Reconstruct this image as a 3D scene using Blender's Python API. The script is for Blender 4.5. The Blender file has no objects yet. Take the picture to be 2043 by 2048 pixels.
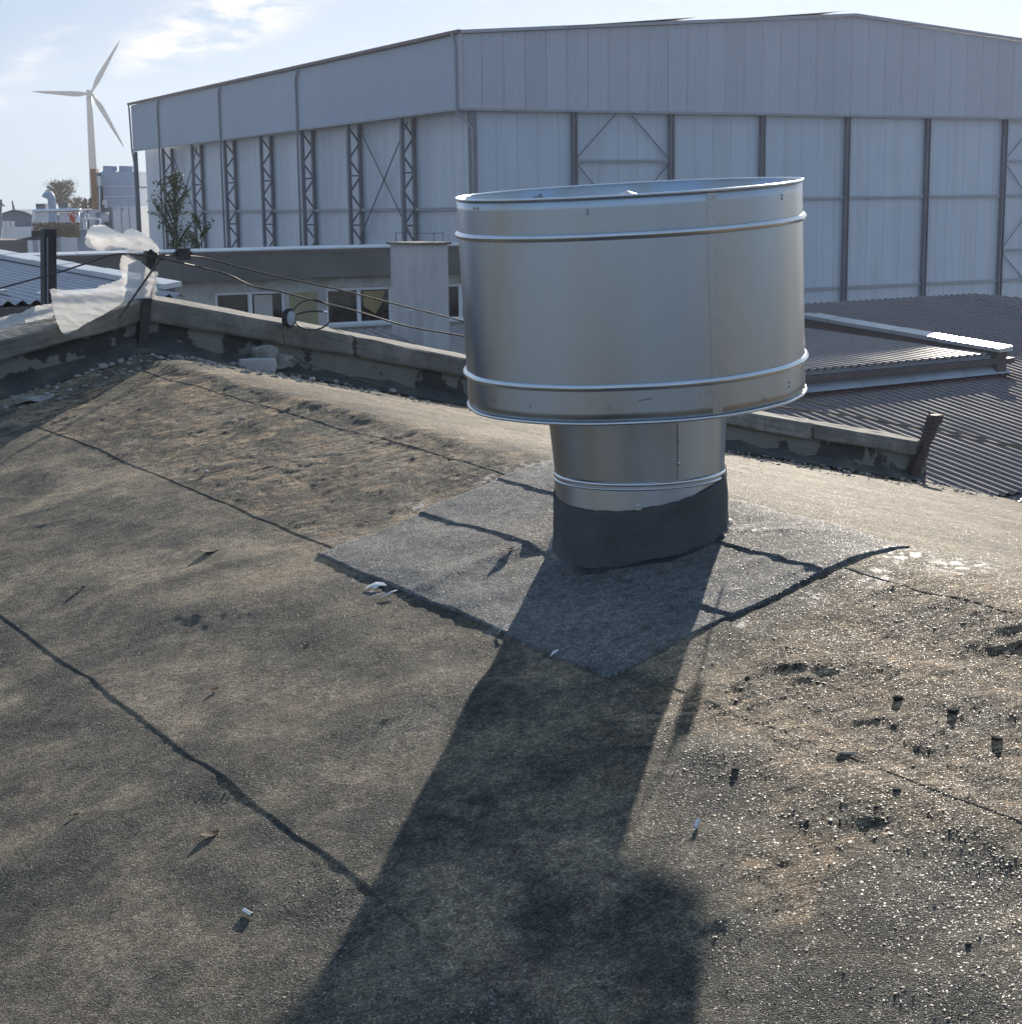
import bpy, bmesh, math, random
import numpy as np
from math import sin, cos, tan, radians, pi, sqrt, atan2, hypot

SC = bpy.context.scene
COL = SC.collection
random.seed(7)
RNG = np.random.default_rng(11)

# ------------------------------------------------------------------ camera
FPX, HOR, ROLL = 3300.0, 411.5, radians(0.77)
PITCH = math.atan((1024 - HOR) / FPX)
fwd = np.array([0, cos(PITCH), -sin(PITCH)]); upv = np.array([0, sin(PITCH), cos(PITCH)]); rtv = np.array([1.0, 0, 0])
RT = rtv * cos(ROLL) - upv * sin(ROLL); UP = upv * cos(ROLL) + rtv * sin(ROLL)
cam_d = bpy.data.cameras.new('camera'); cam = bpy.data.objects.new('camera', cam_d); COL.objects.link(cam)
cam_d.sensor_fit = 'HORIZONTAL'; cam_d.sensor_width = 36.0; cam_d.lens = 36.0 * FPX / 2043.0
cam_d.clip_start = 0.05; cam_d.clip_end = 9000
from mathutils import Matrix, Vector
m = Matrix.Identity(4)
for i in range(3):
    m[i][0] = RT[i]; m[i][1] = UP[i]; m[i][2] = -fwd[i]
cam.matrix_world = m
SC.camera = cam

# ------------------------------------------------------------------ world
SUN_AZ, SUN_EL = radians(14.2), radians(19.65)
world = bpy.data.worlds.new('World'); SC.world = world; world.use_nodes = True
wn, wl = world.node_tree.nodes, world.node_tree.links
wn.clear()
wout = wn.new('ShaderNodeOutputWorld'); bg = wn.new('ShaderNodeBackground')
sky = wn.new('ShaderNodeTexSky'); sky.sky_type = 'NISHITA'; sky.sun_disc = False
sky.sun_elevation = SUN_EL; sky.sun_rotation = SUN_AZ
sky.altitude = 200; sky.air_density = 1.0; sky.dust_density = 0.6; sky.ozone_density = 1.0
bg.inputs['Strength'].default_value = 0.1
def W(t, **k):
    n = wn.new(t)
    for a, b in k.items(): setattr(n, a, b)
    return n
def wmath(op, a, b=None, c=None, clamp=False):
    n = wn.new('ShaderNodeMath'); n.operation = op; n.use_clamp = clamp
    for i, s in enumerate((a, b, c)):
        if s is None: continue
        if isinstance(s, (int, float)): n.inputs[i].default_value = s
        else: wl.new(s, n.inputs[i])
    return n.outputs[0]
tc = W('ShaderNodeTexCoord')
sep = W('ShaderNodeSeparateXYZ'); wl.new(tc.outputs['Generated'], sep.inputs[0])
az_ = wmath('ARCTAN2', sep.outputs[0], sep.outputs[1])       # azimuth (radians), 0 = +Y
el_ = wmath('ARCSINE', sep.outputs[2])
comb = W('ShaderNodeCombineXYZ'); wl.new(az_, comb.inputs[0]); wl.new(el_, comb.inputs[1])
mp = W('ShaderNodeMapping'); wl.new(comb.outputs[0], mp.inputs[0])
mp.inputs['Rotation'].default_value = (0, 0, radians(-22)); mp.inputs['Scale'].default_value = (9, 30, 1)
nz = W('ShaderNodeTexNoise'); nz.inputs['Scale'].default_value = 2.4; nz.inputs['Detail'].default_value = 9; nz.inputs['Roughness'].default_value = 0.62
nz.inputs['Distortion'].default_value = 0.6; wl.new(mp.outputs[0], nz.inputs['Vector'])
nz2 = W('ShaderNodeTexNoise'); nz2.inputs['Scale'].default_value = 5; nz2.inputs['Detail'].default_value = 5
wl.new(comb.outputs[0], nz2.inputs['Vector'])
CLOUDS = [  # azimuth, elevation, half width, half height (degrees), tilt, weight: the wisps of this sky
    (-8.6, 6.6, 3.0, .55, 16, 1.0), (-11.6, 5.2, 1.1, .38, 20, .9), (-9.6, 5.4, 2.0, .34, 15, .95), (-6.0, 7.5, 2.6, .45, 12, .6), (-15.2, 5.1, 1.0, .28, 30, .6),
    (-17.9, 4.1, 1.2, .30, -25, .8), (-15.6, 4.3, 1.2, .22, 8, .3), (-26, 7, 5, .7, 10, .6), (12, 12, 6, .9, 10, .5), (38, 9, 6, .8, -8, .6),
    (-60, 9, 8, 1.2, 8, .6), (75, 8, 8, 1.0, 6, .5), (130, 10, 10, 1.5, 5, .6), (-120, 11, 10, 1.5, -7, .6), (178, 9, 10, 1.5, 6, .6)]
tot = None
for (a0, e0, wa, we, tl, wt) in CLOUDS:
    da = wmath('SUBTRACT', az_, radians(a0)); de = wmath('SUBTRACT', el_, radians(e0))
    ct, st = cos(radians(tl)), sin(radians(tl))
    xx = wmath('ADD', wmath('MULTIPLY', da, ct / radians(wa)), wmath('MULTIPLY', de, st / radians(wa)))
    yy = wmath('ADD', wmath('MULTIPLY', de, ct / radians(we)), wmath('MULTIPLY', da, -st / radians(we)))
    rr_ = wmath('ADD', wmath('MULTIPLY', xx, xx), wmath('MULTIPLY', yy, yy))
    g = wmath('MULTIPLY', wmath('POWER', 2.718, wmath('MULTIPLY', rr_, -0.9)), wt)
    tot = g if tot is None else wmath('ADD', tot, g)
cl = wmath('SUBTRACT', wmath('MULTIPLY', nz.outputs[0], 4.0), 1.5)
cl = wmath('MULTIPLY', cl, tot, clamp=True)
vn = wmath('MULTIPLY', wmath('SUBTRACT', nz.outputs[0], 0.42), 0.12, clamp=True)     # faint veil everywhere
cl = wmath('ADD', cl, vn, clamp=True)
# hazy autumn air: the sky's bright range is compressed evenly in every direction
def vmath(op, a, b):
    n = wn.new('ShaderNodeVectorMath'); n.operation = op
    for i, s_ in enumerate((a, b)):
        if isinstance(s_, tuple): n.inputs[i].default_value = s_
        else: wl.new(s_, n.inputs[i])
    return n.outputs[0]
den = vmath('ADD', vmath('DIVIDE', sky.outputs[0], (5.6, 6.7, 8.2)), (1, 1, 1))
skyc = vmath('DIVIDE', sky.outputs[0], den)
skyc = vmath('ADD', vmath('MULTIPLY', skyc, (.43, .43, .43)), (1.2, 1.9, 3.0))
mixc = W('ShaderNodeMix'); mixc.data_type = 'RGBA'
wl.new(cl, mixc.inputs['Factor']); wl.new(skyc, mixc.inputs['A']); mixc.inputs['B'].default_value = (7.3, 6.7, 6.3, 1)
wl.new(mixc.outputs['Result'], bg.inputs['Color']); wl.new(bg.outputs[0], wout.inputs[0])

# ------------------------------------------------------------------ sun
sd = bpy.data.lights.new('sun', 'SUN'); sd.energy = 4.1; sd.angle = radians(0.53); sd.color = (1.0, 0.9, 0.76)
sun = bpy.data.objects.new('sun', sd); COL.objects.link(sun)
sdir = Vector((sin(SUN_AZ) * cos(SUN_EL), cos(SUN_AZ) * cos(SUN_EL), sin(SUN_EL)))
sun.rotation_euler = sdir.to_track_quat('Z', 'Y').to_euler(); sun.location = (0, 0, 30)
SC.view_settings.view_transform = 'Standard'; SC.view_settings.look = 'None'
SC.view_settings.exposure = 0.65; SC.view_settings.gamma = 1.0; SC.view_settings.use_curve_mapping = False

# ------------------------------------------------------------------ pixel -> ray helpers (photo display pixels, 1927 wide)
KD = 2043 / 1927.0
def ray(x, y):
    x, y = x * KD, y * KD
    w = RT * ((x - 1021.5) / FPX) + UP * (-(y - 1024) / FPX) + fwd
    return w / np.linalg.norm(w)
def atd(x, y, d):                        # point at horizontal distance d
    r = ray(x, y); return r * (d / hypot(r[0], r[1]))
def az2(a): a = radians(a); return np.array([sin(a), cos(a)])
AH = np.array([-0.55171, 0.83404]); BH = np.array([0.83404, 0.55171])     # plan axes of our roof: u along AH, v along BH
LH, GH = az2(-28), az2(62)                                                # plan axes of the far hangar
def onv(x, y, C, d):                     # vertical plane through C along d -> (s, z)
    r = ray(x, y); M = np.array([[r[0], -d[0]], [r[1], -d[1]]]); t, s = np.linalg.solve(M, np.array(C[:2], float)); return s, r[2] * t
def UV3(u, v, z): p = AH * u + BH * v; return (p[0], p[1], z)
def upl(x, y, u0=8.1):                   # pixel on the vertical plane u = u0
    r = ray(x, y); t = u0 / (r[:2] @ AH); P = r * t; return P
def vofp(P): return P[0] * BH[0] + P[1] * BH[1]
def uofp(P): return P[0] * AH[0] + P[1] * AH[1]
def onplane(x, y, z0, g=0.0, u0=0.0):    # plane z = z0 + g*(u-u0)
    r = ray(x, y); ru = r[:2] @ AH; t = (z0 - g * u0) / (r[2] - g * ru); return r * t

# ------------------------------------------------------------------ object helpers
ORG = {}
def tag(o, label=None, cat=None, group=None, kind=None):
    if label: o['label'] = label
    if cat: o['category'] = cat
    if group: o['group'] = group
    if kind: o['kind'] = kind
    return o
def thing(name, label, cat, loc=(0, 0, 0), group=None, kind=None):
    o = bpy.data.objects.new(name, None); COL.objects.link(o); o.empty_display_size = 0.1
    o.location = Vector([float(q) for q in loc]); ORG[o.name] = np.array([float(q) for q in loc])
    return tag(o, label, cat, group, kind)
def obj(name, V, F, m, parent=None, smooth=False, origin=None, kind=None):
    V = np.array(V, dtype=float).reshape(-1, 3)
    if parent is not None: org = ORG[parent.name]
    elif origin is not None: org = np.array(origin, float)
    else: org = np.array([V[:, 0].mean(), V[:, 1].mean(), V[:, 2].min()])
    me = bpy.data.meshes.new(name)
    F = [tuple(int(i) for i in f) for f in F] if not isinstance(F, np.ndarray) else F
    if isinstance(F, np.ndarray):
        nv, nf, k = len(V), len(F), F.shape[1]
        me.vertices.add(nv); me.vertices.foreach_set('co', (V - org).astype(np.float32).ravel())
        me.loops.add(nf * k); me.loops.foreach_set('vertex_index', F.astype(np.int32).ravel())
        me.polygons.add(nf); me.polygons.foreach_set('loop_start', np.arange(0, nf * k, k, dtype=np.int32))
        me.update(calc_edges=True); me.validate()
    else:
        me.from_pydata([tuple(p) for p in (V - org)], [], F)
        me.update()
    if smooth: me.polygons.foreach_set('use_smooth', [True] * len(me.polygons))
    if m is not None: me.materials.append(m)
    o = bpy.data.objects.new(name, me); COL.objects.link(o)
    if parent is not None: o.parent = parent
    else: o.location = Vector(org)
    ORG[o.name] = org
    if kind: o['kind'] = kind
    return o
class MB:
    K = 1.0
    def __init__(s): s.v = []; s.f = []
    def add(s, V, F):
        b = len(s.v); s.v += [tuple(float(q) for q in p) for p in V]; s.f += [tuple(i + b for i in f) for f in F]; return s
    def box(s, o, ex, ey, ez):
        o, ex, ey, ez = [np.array(q, float) for q in (o, ex, ey, ez)]
        V = [o, o + ex, o + ex + ey, o + ey, o + ez, o + ex + ez, o + ex + ey + ez, o + ey + ez]
        F = [(0, 3, 2, 1), (4, 5, 6, 7), (0, 1, 5, 4), (1, 2, 6, 5), (2, 3, 7, 6), (3, 0, 4, 7)]
        if np.dot(np.cross(ex, ey), ez) < 0: F = [f[::-1] for f in F]
        return s.add(V, F)
    def bar(s, a, b, w, h, up=(0, 0, 1)):
        a, b = np.array(a, float), np.array(b, float); d = b - a; d /= np.linalg.norm(d)
        up = np.array(up, float)
        if abs(d @ up) > 0.97: up = np.array([1.0, 0, 0])
        sx = np.cross(d, up); sx /= np.linalg.norm(sx); sy = np.cross(sx, d)
        return s.box(a - sx * w * MB.K / 2 - sy * h * MB.K / 2, sx * w * MB.K, sy * h * MB.K, b - a)
    def tube(s, pts, r, n=8, caps=True):
        pts = [np.array(p, float) for p in pts]; N = len(pts)
        rs = [q * MB.K for q in (r if hasattr(r, '__len__') else [r] * N)]
        t0 = pts[1] - pts[0]; ref = np.array([0, 0, 1.0]) if abs(t0[2]) < 0.9 * np.linalg.norm(t0) else np.array([1.0, 0, 0])
        V = []; F = []
        for i, p in enumerate(pts):
            t = pts[min(i + 1, N - 1)] - pts[max(i - 1, 0)]; t /= np.linalg.norm(t) + 1e-12
            a = np.cross(t, ref); a /= np.linalg.norm(a) + 1e-12; b = np.cross(a, t); ref = b
            for k in range(n):
                q = 2 * pi * k / n; V.append(p + (a * cos(q) + b * sin(q)) * rs[i])
        for i in range(N - 1):
            for k in range(n):
                k2 = (k + 1) % n; F.append((i * n + k, i * n + k2, (i + 1) * n + k2, (i + 1) * n + k))
        if caps: F.append(tuple(range(n))[::-1]); F.append(tuple(range((N - 1) * n, N * n)))
        return s.add(V, F)
    def build(s, name, m, parent=None, smooth=False, origin=None, kind=None):
        return obj(name, s.v, s.f, m, parent, smooth, origin, kind)
def spline(pts, n=8):
    P = [np.array(p, float) for p in pts]; out = []
    for i in range(len(P) - 1):
        p0, p1, p2, p3 = P[max(i - 1, 0)], P[i], P[i + 1], P[min(i + 2, len(P) - 1)]
        for k in range(n):
            t = k / n; out.append(0.5 * ((2 * p1) + (-p0 + p2) * t + (2 * p0 - 5 * p1 + 4 * p2 - p3) * t * t + (-p0 + 3 * p1 - 3 * p2 + p3) * t ** 3))
    out.append(P[-1]); return out

# ------------------------------------------------------------------ noise (numpy)
_perm = np.random.default_rng(3).permutation(256); _perm = np.r_[_perm, _perm]
_gr = np.array([[cos(a), sin(a)] for a in np.linspace(0, 2 * pi, 17)[:-1]])
def perlin(x, y, seed=0):
    x = np.asarray(x, float) + seed * 17.31; y = np.asarray(y, float) + seed * 9.73
    xi = np.floor(x).astype(int); yi = np.floor(y).astype(int); xf = x - xi; yf = y - yi
    def g(ix, iy, dx, dy):
        h = _perm[(_perm[ix & 255] + iy) & 255] & 15; v = _gr[h]; return v[..., 0] * dx + v[..., 1] * dy
    u = xf ** 3 * (xf * (xf * 6 - 15) + 10); v = yf ** 3 * (yf * (yf * 6 - 15) + 10)
    a = g(xi, yi, xf, yf) * (1 - u) + g(xi + 1, yi, xf - 1, yf) * u
    b = g(xi, yi + 1, xf, yf - 1) * (1 - u) + g(xi + 1, yi + 1, xf - 1, yf - 1) * u
    return (a * (1 - v) + b * v) * 1.5
def fbm(x, y, o=4, seed=0, r=0.5):
    s = 0; a = 1.0; f = 1.0
    for i in range(o): s = s + a * perlin(x * f, y * f, seed + i * 3); a *= r; f *= 2.03
    return s
def sstep(a, b, x): t = np.clip((x - a) / (b - a), 0, 1); return t * t * (3 - 2 * t)

# ------------------------------------------------------------------ materials
def mat(name, cols, rough=0.7, metal=0.0, *, orand=0.0, scale=4.0, detail=6, bump=0.0, bscale=40, bdist=0.002, stretch=(1, 1, 1), spec=0.5, pos=None, rvar=0.0, extra=None):
    m = bpy.data.materials.new(name); m.use_nodes = True; nt = m.node_tree; N, L = nt.nodes, nt.links
    b = N['Principled BSDF']; b.inputs['Roughness'].default_value = rough; b.inputs['Metallic'].default_value = metal
    b.inputs['Specular IOR Level'].default_value = spec
    tc = N.new('ShaderNodeTexCoord'); mp = N.new('ShaderNodeMapping'); L.new(tc.outputs['Object'], mp.inputs[0]); mp.inputs['Scale'].default_value = stretch
    nz = N.new('ShaderNodeTexNoise'); nz.inputs['Scale'].default_value = scale; nz.inputs['Detail'].default_value = detail; nz.inputs['Roughness'].default_value = 0.6
    L.new(mp.outputs[0], nz.inputs['Vector'])
    cr = N.new('ShaderNodeValToRGB'); e = cr.color_ramp.elements
    n = len(cols); pos = pos or [0.3 + 0.4 * i / max(n - 1, 1) for i in range(n)]
    while len(e) < n: e.new(0.5)
    for i, c in enumerate(cols): e[i].position = pos[i]; e[i].color = (*c, 1)
    L.new(nz.outputs[0], cr.inputs[0]); L.new(cr.outputs[0], b.inputs['Base Color'])
    if rvar:
        mr = N.new('ShaderNodeMapRange'); L.new(nz.outputs[0], mr.inputs[0]); mr.inputs[1].default_value = 0.3; mr.inputs[2].default_value = 0.7
        mr.inputs[3].default_value = rough - rvar; mr.inputs[4].default_value = rough + rvar; L.new(mr.outputs[0], b.inputs['Roughness'])
    if bump:
        n2 = N.new('ShaderNodeTexNoise'); n2.inputs['Scale'].default_value = bscale; n2.inputs['Detail'].default_value = 5; L.new(tc.outputs['Object'], n2.inputs['Vector'])
        bp = N.new('ShaderNodeBump'); bp.inputs['Strength'].default_value = bump; bp.inputs['Distance'].default_value = bdist
        L.new(n2.outputs[0], bp.inputs['Height']); L.new(bp.outputs[0], b.inputs['Normal'])
    if extra: extra(m, N, L, b, tc, nz, cr)
    if orand:                              # each sheet or stone of the batch has its own slight tone
        src = b.inputs['Base Color'].links[0].from_socket; oi = N.new('ShaderNodeObjectInfo')
        q = N.new('ShaderNodeMapRange'); L.new(oi.outputs['Random'], q.inputs[0]); q.inputs[3].default_value = 1 - orand; q.inputs[4].default_value = 1 + orand * .6
        vm = N.new('ShaderNodeVectorMath'); vm.operation = 'SCALE'; L.new(src, vm.inputs[0]); L.new(q.outputs[0], vm.inputs['Scale']); L.new(vm.outputs[0], b.inputs['Base Color'])
    return m

def felt_extra(newer):
    def f(m, N, L, b, tc, nz, cr):
        at = N.new('ShaderNodeAttribute'); at.attribute_name = 'wear_shade'          # r = peeled layer, g = dirt/tan bloom and painted crease shade, b = wet bitumen smear
        sp = N.new('ShaderNodeSeparateColor'); L.new(at.outputs['Color'], sp.inputs[0])
        v = N.new('ShaderNodeTexVoronoi'); v.inputs['Scale'].default_value = 330; L.new(tc.outputs['Object'], v.inputs['Vector'])
        v2 = N.new('ShaderNodeTexVoronoi'); v2.inputs['Scale'].default_value = 140; L.new(tc.outputs['Object'], v2.inputs['Vector'])
        n3 = N.new('ShaderNodeTexNoise'); n3.inputs['Scale'].default_value = 60; n3.inputs['Detail'].default_value = 5; L.new(tc.outputs['Object'], n3.inputs['Vector'])
        # torn flakes of the top layer: terraces with crisp edges, exposed tan fibre below
        nf = N.new('ShaderNodeTexNoise'); nf.inputs['Scale'].default_value = 5; nf.inputs['Detail'].default_value = 7; nf.inputs['Roughness'].default_value = .62; nf.inputs['Distortion'].default_value = 1.3; L.new(tc.outputs['Object'], nf.inputs['Vector'])
        def sst(a_, b_):
            q_ = N.new('ShaderNodeMapRange'); q_.interpolation_type = 'SMOOTHSTEP'; q_.inputs[1].default_value = a_; q_.inputs[2].default_value = b_; L.new(nf.outputs[0], q_.inputs[0]); return q_.outputs[0]
        def mt(op, a_, b_, c_=None):
            q_ = N.new('ShaderNodeMath'); q_.operation = op
            for i_, s_ in enumerate((a_, b_, c_)):
                if s_ is None: continue
                if isinstance(s_, (int, float)): q_.inputs[i_].default_value = s_
                else: L.new(s_, q_.inputs[i_])
            return q_.outputs[0]
        t1, t2, t3 = sst(.50, .508), sst(.575, .583), sst(.44, .446)
        zone = at.outputs['Alpha']
        tanf = mt('MULTIPLY', mt('MULTIPLY', t2, .9), zone)
        crack = mt('MULTIPLY', mt('SUBTRACT', t1, sst(.516, .532)), zone)
        flh = mt('MULTIPLY', mt('ADD', mt('ADD', t1, t2), t3), zone)
        fm = N.new('ShaderNodeMapping'); L.new(tc.outputs['Object'], fm.inputs[0]); fm.inputs['Scale'].default_value = (7, 46, 20)
        fn = N.new('ShaderNodeTexNoise'); fn.inputs['Scale'].default_value = 1.3; fn.inputs['Detail'].default_value = 6; fn.inputs['Roughness'].default_value = .62; fn.inputs['Distortion'].default_value = .5; L.new(fm.outputs[0], fn.inputs['Vector'])
        fibc = mt('ADD', 1.0, mt('MULTIPLY', zone, mt('MULTIPLY', mt('SUBTRACT', fn.outputs[0], .52), 4.2)))
        # granule speckle: value jitter per cell
        hs = N.new('ShaderNodeSeparateColor'); L.new(v.outputs['Color'], hs.inputs[0])
        gr = N.new('ShaderNodeValToRGB'); e = gr.color_ramp.elements
        k = 0.62 if newer else 0.45
        e[0].position = 0.0; e[0].color = (k, k, k, 1); e[1].position = 1.0; e[1].color = (2.2, 2.1, 1.95, 1); q = e.new(0.75); q.color = (1.1, 1.1, 1.1, 1)
        L.new(hs.outputs[0], gr.inputs[0])
        # base -> tan by dirt
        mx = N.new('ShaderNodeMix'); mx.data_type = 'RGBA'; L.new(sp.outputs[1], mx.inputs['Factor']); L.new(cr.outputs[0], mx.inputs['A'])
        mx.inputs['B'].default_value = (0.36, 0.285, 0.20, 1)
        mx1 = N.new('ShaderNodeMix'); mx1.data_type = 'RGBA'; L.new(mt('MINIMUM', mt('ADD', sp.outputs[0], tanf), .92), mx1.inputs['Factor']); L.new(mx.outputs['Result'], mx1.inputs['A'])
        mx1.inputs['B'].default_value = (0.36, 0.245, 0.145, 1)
        mu = N.new('ShaderNodeMix'); mu.data_type = 'RGBA'; mu.blend_type = 'MULTIPLY'; mu.inputs['Factor'].default_value = 1.0
        n4 = N.new('ShaderNodeTexNoise'); n4.inputs['Scale'].default_value = 38; n4.inputs['Detail'].default_value = 7; n4.inputs['Roughness'].default_value = .7; L.new(tc.outputs['Object'], n4.inputs['Vector'])
        r4 = N.new('ShaderNodeMapRange'); L.new(n4.outputs[0], r4.inputs[0]); r4.inputs[1].default_value = .33; r4.inputs[2].default_value = .67; r4.inputs[3].default_value = .55; r4.inputs[4].default_value = 1.5
        vm = N.new('ShaderNodeVectorMath'); vm.operation = 'SCALE'; L.new(gr.outputs[0], vm.inputs[0]); L.new(mt('MULTIPLY', mt('MULTIPLY', r4.outputs[0], mt('MAXIMUM', fibc, .25)), mt('SUBTRACT', 1.0, mt('MULTIPLY', crack, .9))), vm.inputs['Scale'])
        L.new(mx1.outputs['Result'], mu.inputs['A']); L.new(vm.outputs[0], mu.inputs['B'])
        mx2 = N.new('ShaderNodeMix'); mx2.data_type = 'RGBA'; L.new(sp.outputs[2], mx2.inputs['Factor']); L.new(mu.outputs['Result'], mx2.inputs['A'])
        mx2.inputs['B'].default_value = (0.26, 0.27, 0.3, 1)
        L.new(mx2.outputs['Result'], b.inputs['Base Color'])
        # roughness: a few glassy granules, wet smears smooth
        rr = N.new('ShaderNodeMapRange'); L.new(hs.outputs[1], rr.inputs[0]); rr.inputs[1].default_value = 0.8; rr.inputs[2].default_value = 1.0; rr.inputs[3].default_value = 0.78; rr.inputs[4].default_value = 0.42
        r2 = N.new('ShaderNodeMix'); r2.data_type = 'FLOAT'; L.new(sp.outputs[2], r2.inputs[0]); L.new(rr.outputs[0], r2.inputs[2]); r2.inputs[3].default_value = 0.28
        L.new(r2.outputs[0], b.inputs['Roughness'])
        a1 = N.new('ShaderNodeMath'); a1.operation = 'MULTIPLY_ADD'; L.new(v.outputs['Distance'], a1.inputs[0]); a1.inputs[1].default_value = -1.2; L.new(n3.outputs[0], a1.inputs[2])
        a2 = N.new('ShaderNodeMath'); a2.operation = 'MULTIPLY_ADD'; L.new(v2.outputs['Distance'], a2.inputs[0]); a2.inputs[1].default_value = -0.9; L.new(a1.outputs[0], a2.inputs[2])
        bp = N.new('ShaderNodeBump'); bp.inputs['Strength'].default_value = 0.9; bp.inputs['Distance'].default_value = 0.0052 if not newer else 0.0032
        L.new(mt('MULTIPLY_ADD', mt('MULTIPLY', zone, fn.outputs[0]), 2.6, mt('MULTIPLY_ADD', flh, -1.7, a2.outputs[0])), bp.inputs['Height']); L.new(bp.outputs[0], b.inputs['Normal'])
    return f
M = {}
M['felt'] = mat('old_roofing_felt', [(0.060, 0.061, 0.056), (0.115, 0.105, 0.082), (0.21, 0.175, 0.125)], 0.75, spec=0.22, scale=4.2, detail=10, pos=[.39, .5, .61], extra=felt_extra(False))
M['felt_new'] = mat('newer_roofing_felt', [(0.112, 0.118, 0.122), (0.16, 0.165, 0.166)], 0.75, spec=0.3, scale=6, detail=8, extra=felt_extra(True))
def collar_extra(m, N, L, b, tc, nz, cr):
    v = N.new('ShaderNodeTexVoronoi'); v.inputs['Scale'].default_value = 420; L.new(tc.outputs['Object'], v.inputs['Vector'])
    mu = N.new('ShaderNodeMix'); mu.data_type = 'RGBA'; mu.blend_type = 'MULTIPLY'; mu.inputs['Factor'].default_value = 0.6
    L.new(cr.outputs[0], mu.inputs['A']); L.new(v.outputs['Color'], mu.inputs['B'])
    hv = N.new('ShaderNodeHueSaturation'); hv.inputs['Saturation'].default_value = 0.12; hv.inputs['Value'].default_value = 1.3; L.new(mu.outputs['Result'], hv.inputs['Color'])
    L.new(hv.outputs[0], b.inputs['Base Color'])
    bp = N.new('ShaderNodeBump'); bp.inputs['Strength'].default_value = 0.5; bp.inputs['Distance'].default_value = 0.002; L.new(v.outputs['Distance'], bp.inputs['Height']); L.new(bp.outputs[0], b.inputs['Normal'])
M['collar'] = mat('collar_felt', [(0.055, 0.06, 0.068), (0.085, 0.09, 0.1)], 0.8, scale=9, extra=collar_extra)
def galv_extra(m, N, L, b, tc, nz, cr):
    # vertical warm/cool reflection bands painted into the colour, faint mottling, slightly uneven polish
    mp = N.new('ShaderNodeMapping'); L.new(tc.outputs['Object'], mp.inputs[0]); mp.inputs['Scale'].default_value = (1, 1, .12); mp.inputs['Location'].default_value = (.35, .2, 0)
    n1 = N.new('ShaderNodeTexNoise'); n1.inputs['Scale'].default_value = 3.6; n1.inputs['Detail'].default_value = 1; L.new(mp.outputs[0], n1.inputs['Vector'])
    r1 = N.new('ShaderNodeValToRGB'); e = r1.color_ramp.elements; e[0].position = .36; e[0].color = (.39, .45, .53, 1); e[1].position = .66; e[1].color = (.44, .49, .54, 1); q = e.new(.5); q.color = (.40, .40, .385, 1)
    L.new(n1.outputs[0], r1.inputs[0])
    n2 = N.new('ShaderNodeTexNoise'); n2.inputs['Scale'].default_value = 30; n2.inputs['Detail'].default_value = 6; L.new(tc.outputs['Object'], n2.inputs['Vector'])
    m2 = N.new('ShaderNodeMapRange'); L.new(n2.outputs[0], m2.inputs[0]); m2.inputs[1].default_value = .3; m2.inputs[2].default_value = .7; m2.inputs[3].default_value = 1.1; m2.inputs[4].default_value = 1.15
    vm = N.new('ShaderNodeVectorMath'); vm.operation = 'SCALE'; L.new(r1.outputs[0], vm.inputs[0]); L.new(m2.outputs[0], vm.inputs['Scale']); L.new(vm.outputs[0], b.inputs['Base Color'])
    mr = N.new('ShaderNodeMapRange'); L.new(n1.outputs[0], mr.inputs[0]); mr.inputs[1].default_value = .3; mr.inputs[2].default_value = .7; mr.inputs[3].default_value = .27; mr.inputs[4].default_value = .36
    L.new(mr.outputs[0], b.inputs['Roughness'])
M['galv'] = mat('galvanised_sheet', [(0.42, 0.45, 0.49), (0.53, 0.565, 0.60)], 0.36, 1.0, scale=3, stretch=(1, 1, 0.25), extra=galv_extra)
M['galv_bright'] = mat('galvanised_bead', [(0.62, 0.64, 0.66), (0.72, 0.73, 0.74)], 0.24, 1.0, scale=9)
M['plaster'] = mat('parapet_render', [(0.035, 0.038, 0.04), (0.05, 0.05, 0.048), (0.19, 0.185, 0.165), (0.23, 0.22, 0.19)], 0.9, scale=3.4, detail=9, pos=[.33, .465, .475, .65], bump=.6, bscale=45, bdist=.004)
M['stone'] = mat('coping_concrete', [(0.13, 0.125, 0.11), (0.20, 0.19, 0.165), (0.32, 0.295, 0.26)], 0.88, scale=7, detail=10, bump=1.0, bscale=26, bdist=.009, orand=0.2)
M['upstand'] = mat('bitumen_upstand', [(0.03, 0.034, 0.036), (0.06, 0.062, 0.06), (0.14, 0.125, 0.1)], 0.8, scale=7, detail=8, pos=[.35, .55, .75], bump=.6, bscale=80, bdist=.003)
M['chip'] = mat('plaster_chips', [(0.10, 0.095, 0.085), (0.26, 0.25, 0.23), (0.42, 0.40, 0.37)], 0.9, scale=10, bump=.5, bscale=90, bdist=.002)
M['brick'] = mat('pale_block', [(0.36, 0.34, 0.33), (0.5, 0.47, 0.45)], 0.9, scale=12, bump=.6, bscale=120, bdist=.002)
M['pebble'] = mat('dark_pebble', [(0.018, 0.018, 0.02), (0.045, 0.042, 0.04)], 0.9, spec=.2, scale=30, bump=.4, bscale=200, bdist=.001)
M['tanstone'] = mat('tan_stone', [(0.25, 0.2, 0.15), (0.36, 0.29, 0.22)], 0.85, scale=30, bump=.4, bscale=200, bdist=.001)
M['leaf'] = mat('dead_leaf', [(0.07, 0.045, 0.03), (0.15, 0.1, 0.06)], 0.8, scale=50)
M['whitebit'] = mat('white_scrap', [(0.6, 0.6, 0.6), (0.75, 0.75, 0.74)], 0.5, scale=20)
M['steel_dark'] = mat('dark_steel_post', [(0.018, 0.018, 0.02), (0.045, 0.042, 0.042)], 0.55, 0.0, scale=14, bump=.3, bscale=90, bdist=.002)
M['rust'] = mat('rusty_post', [(0.05, 0.04, 0.045), (0.11, 0.075, 0.06)], 0.75, scale=20, bump=.5, bscale=90, bdist=.003)
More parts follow.
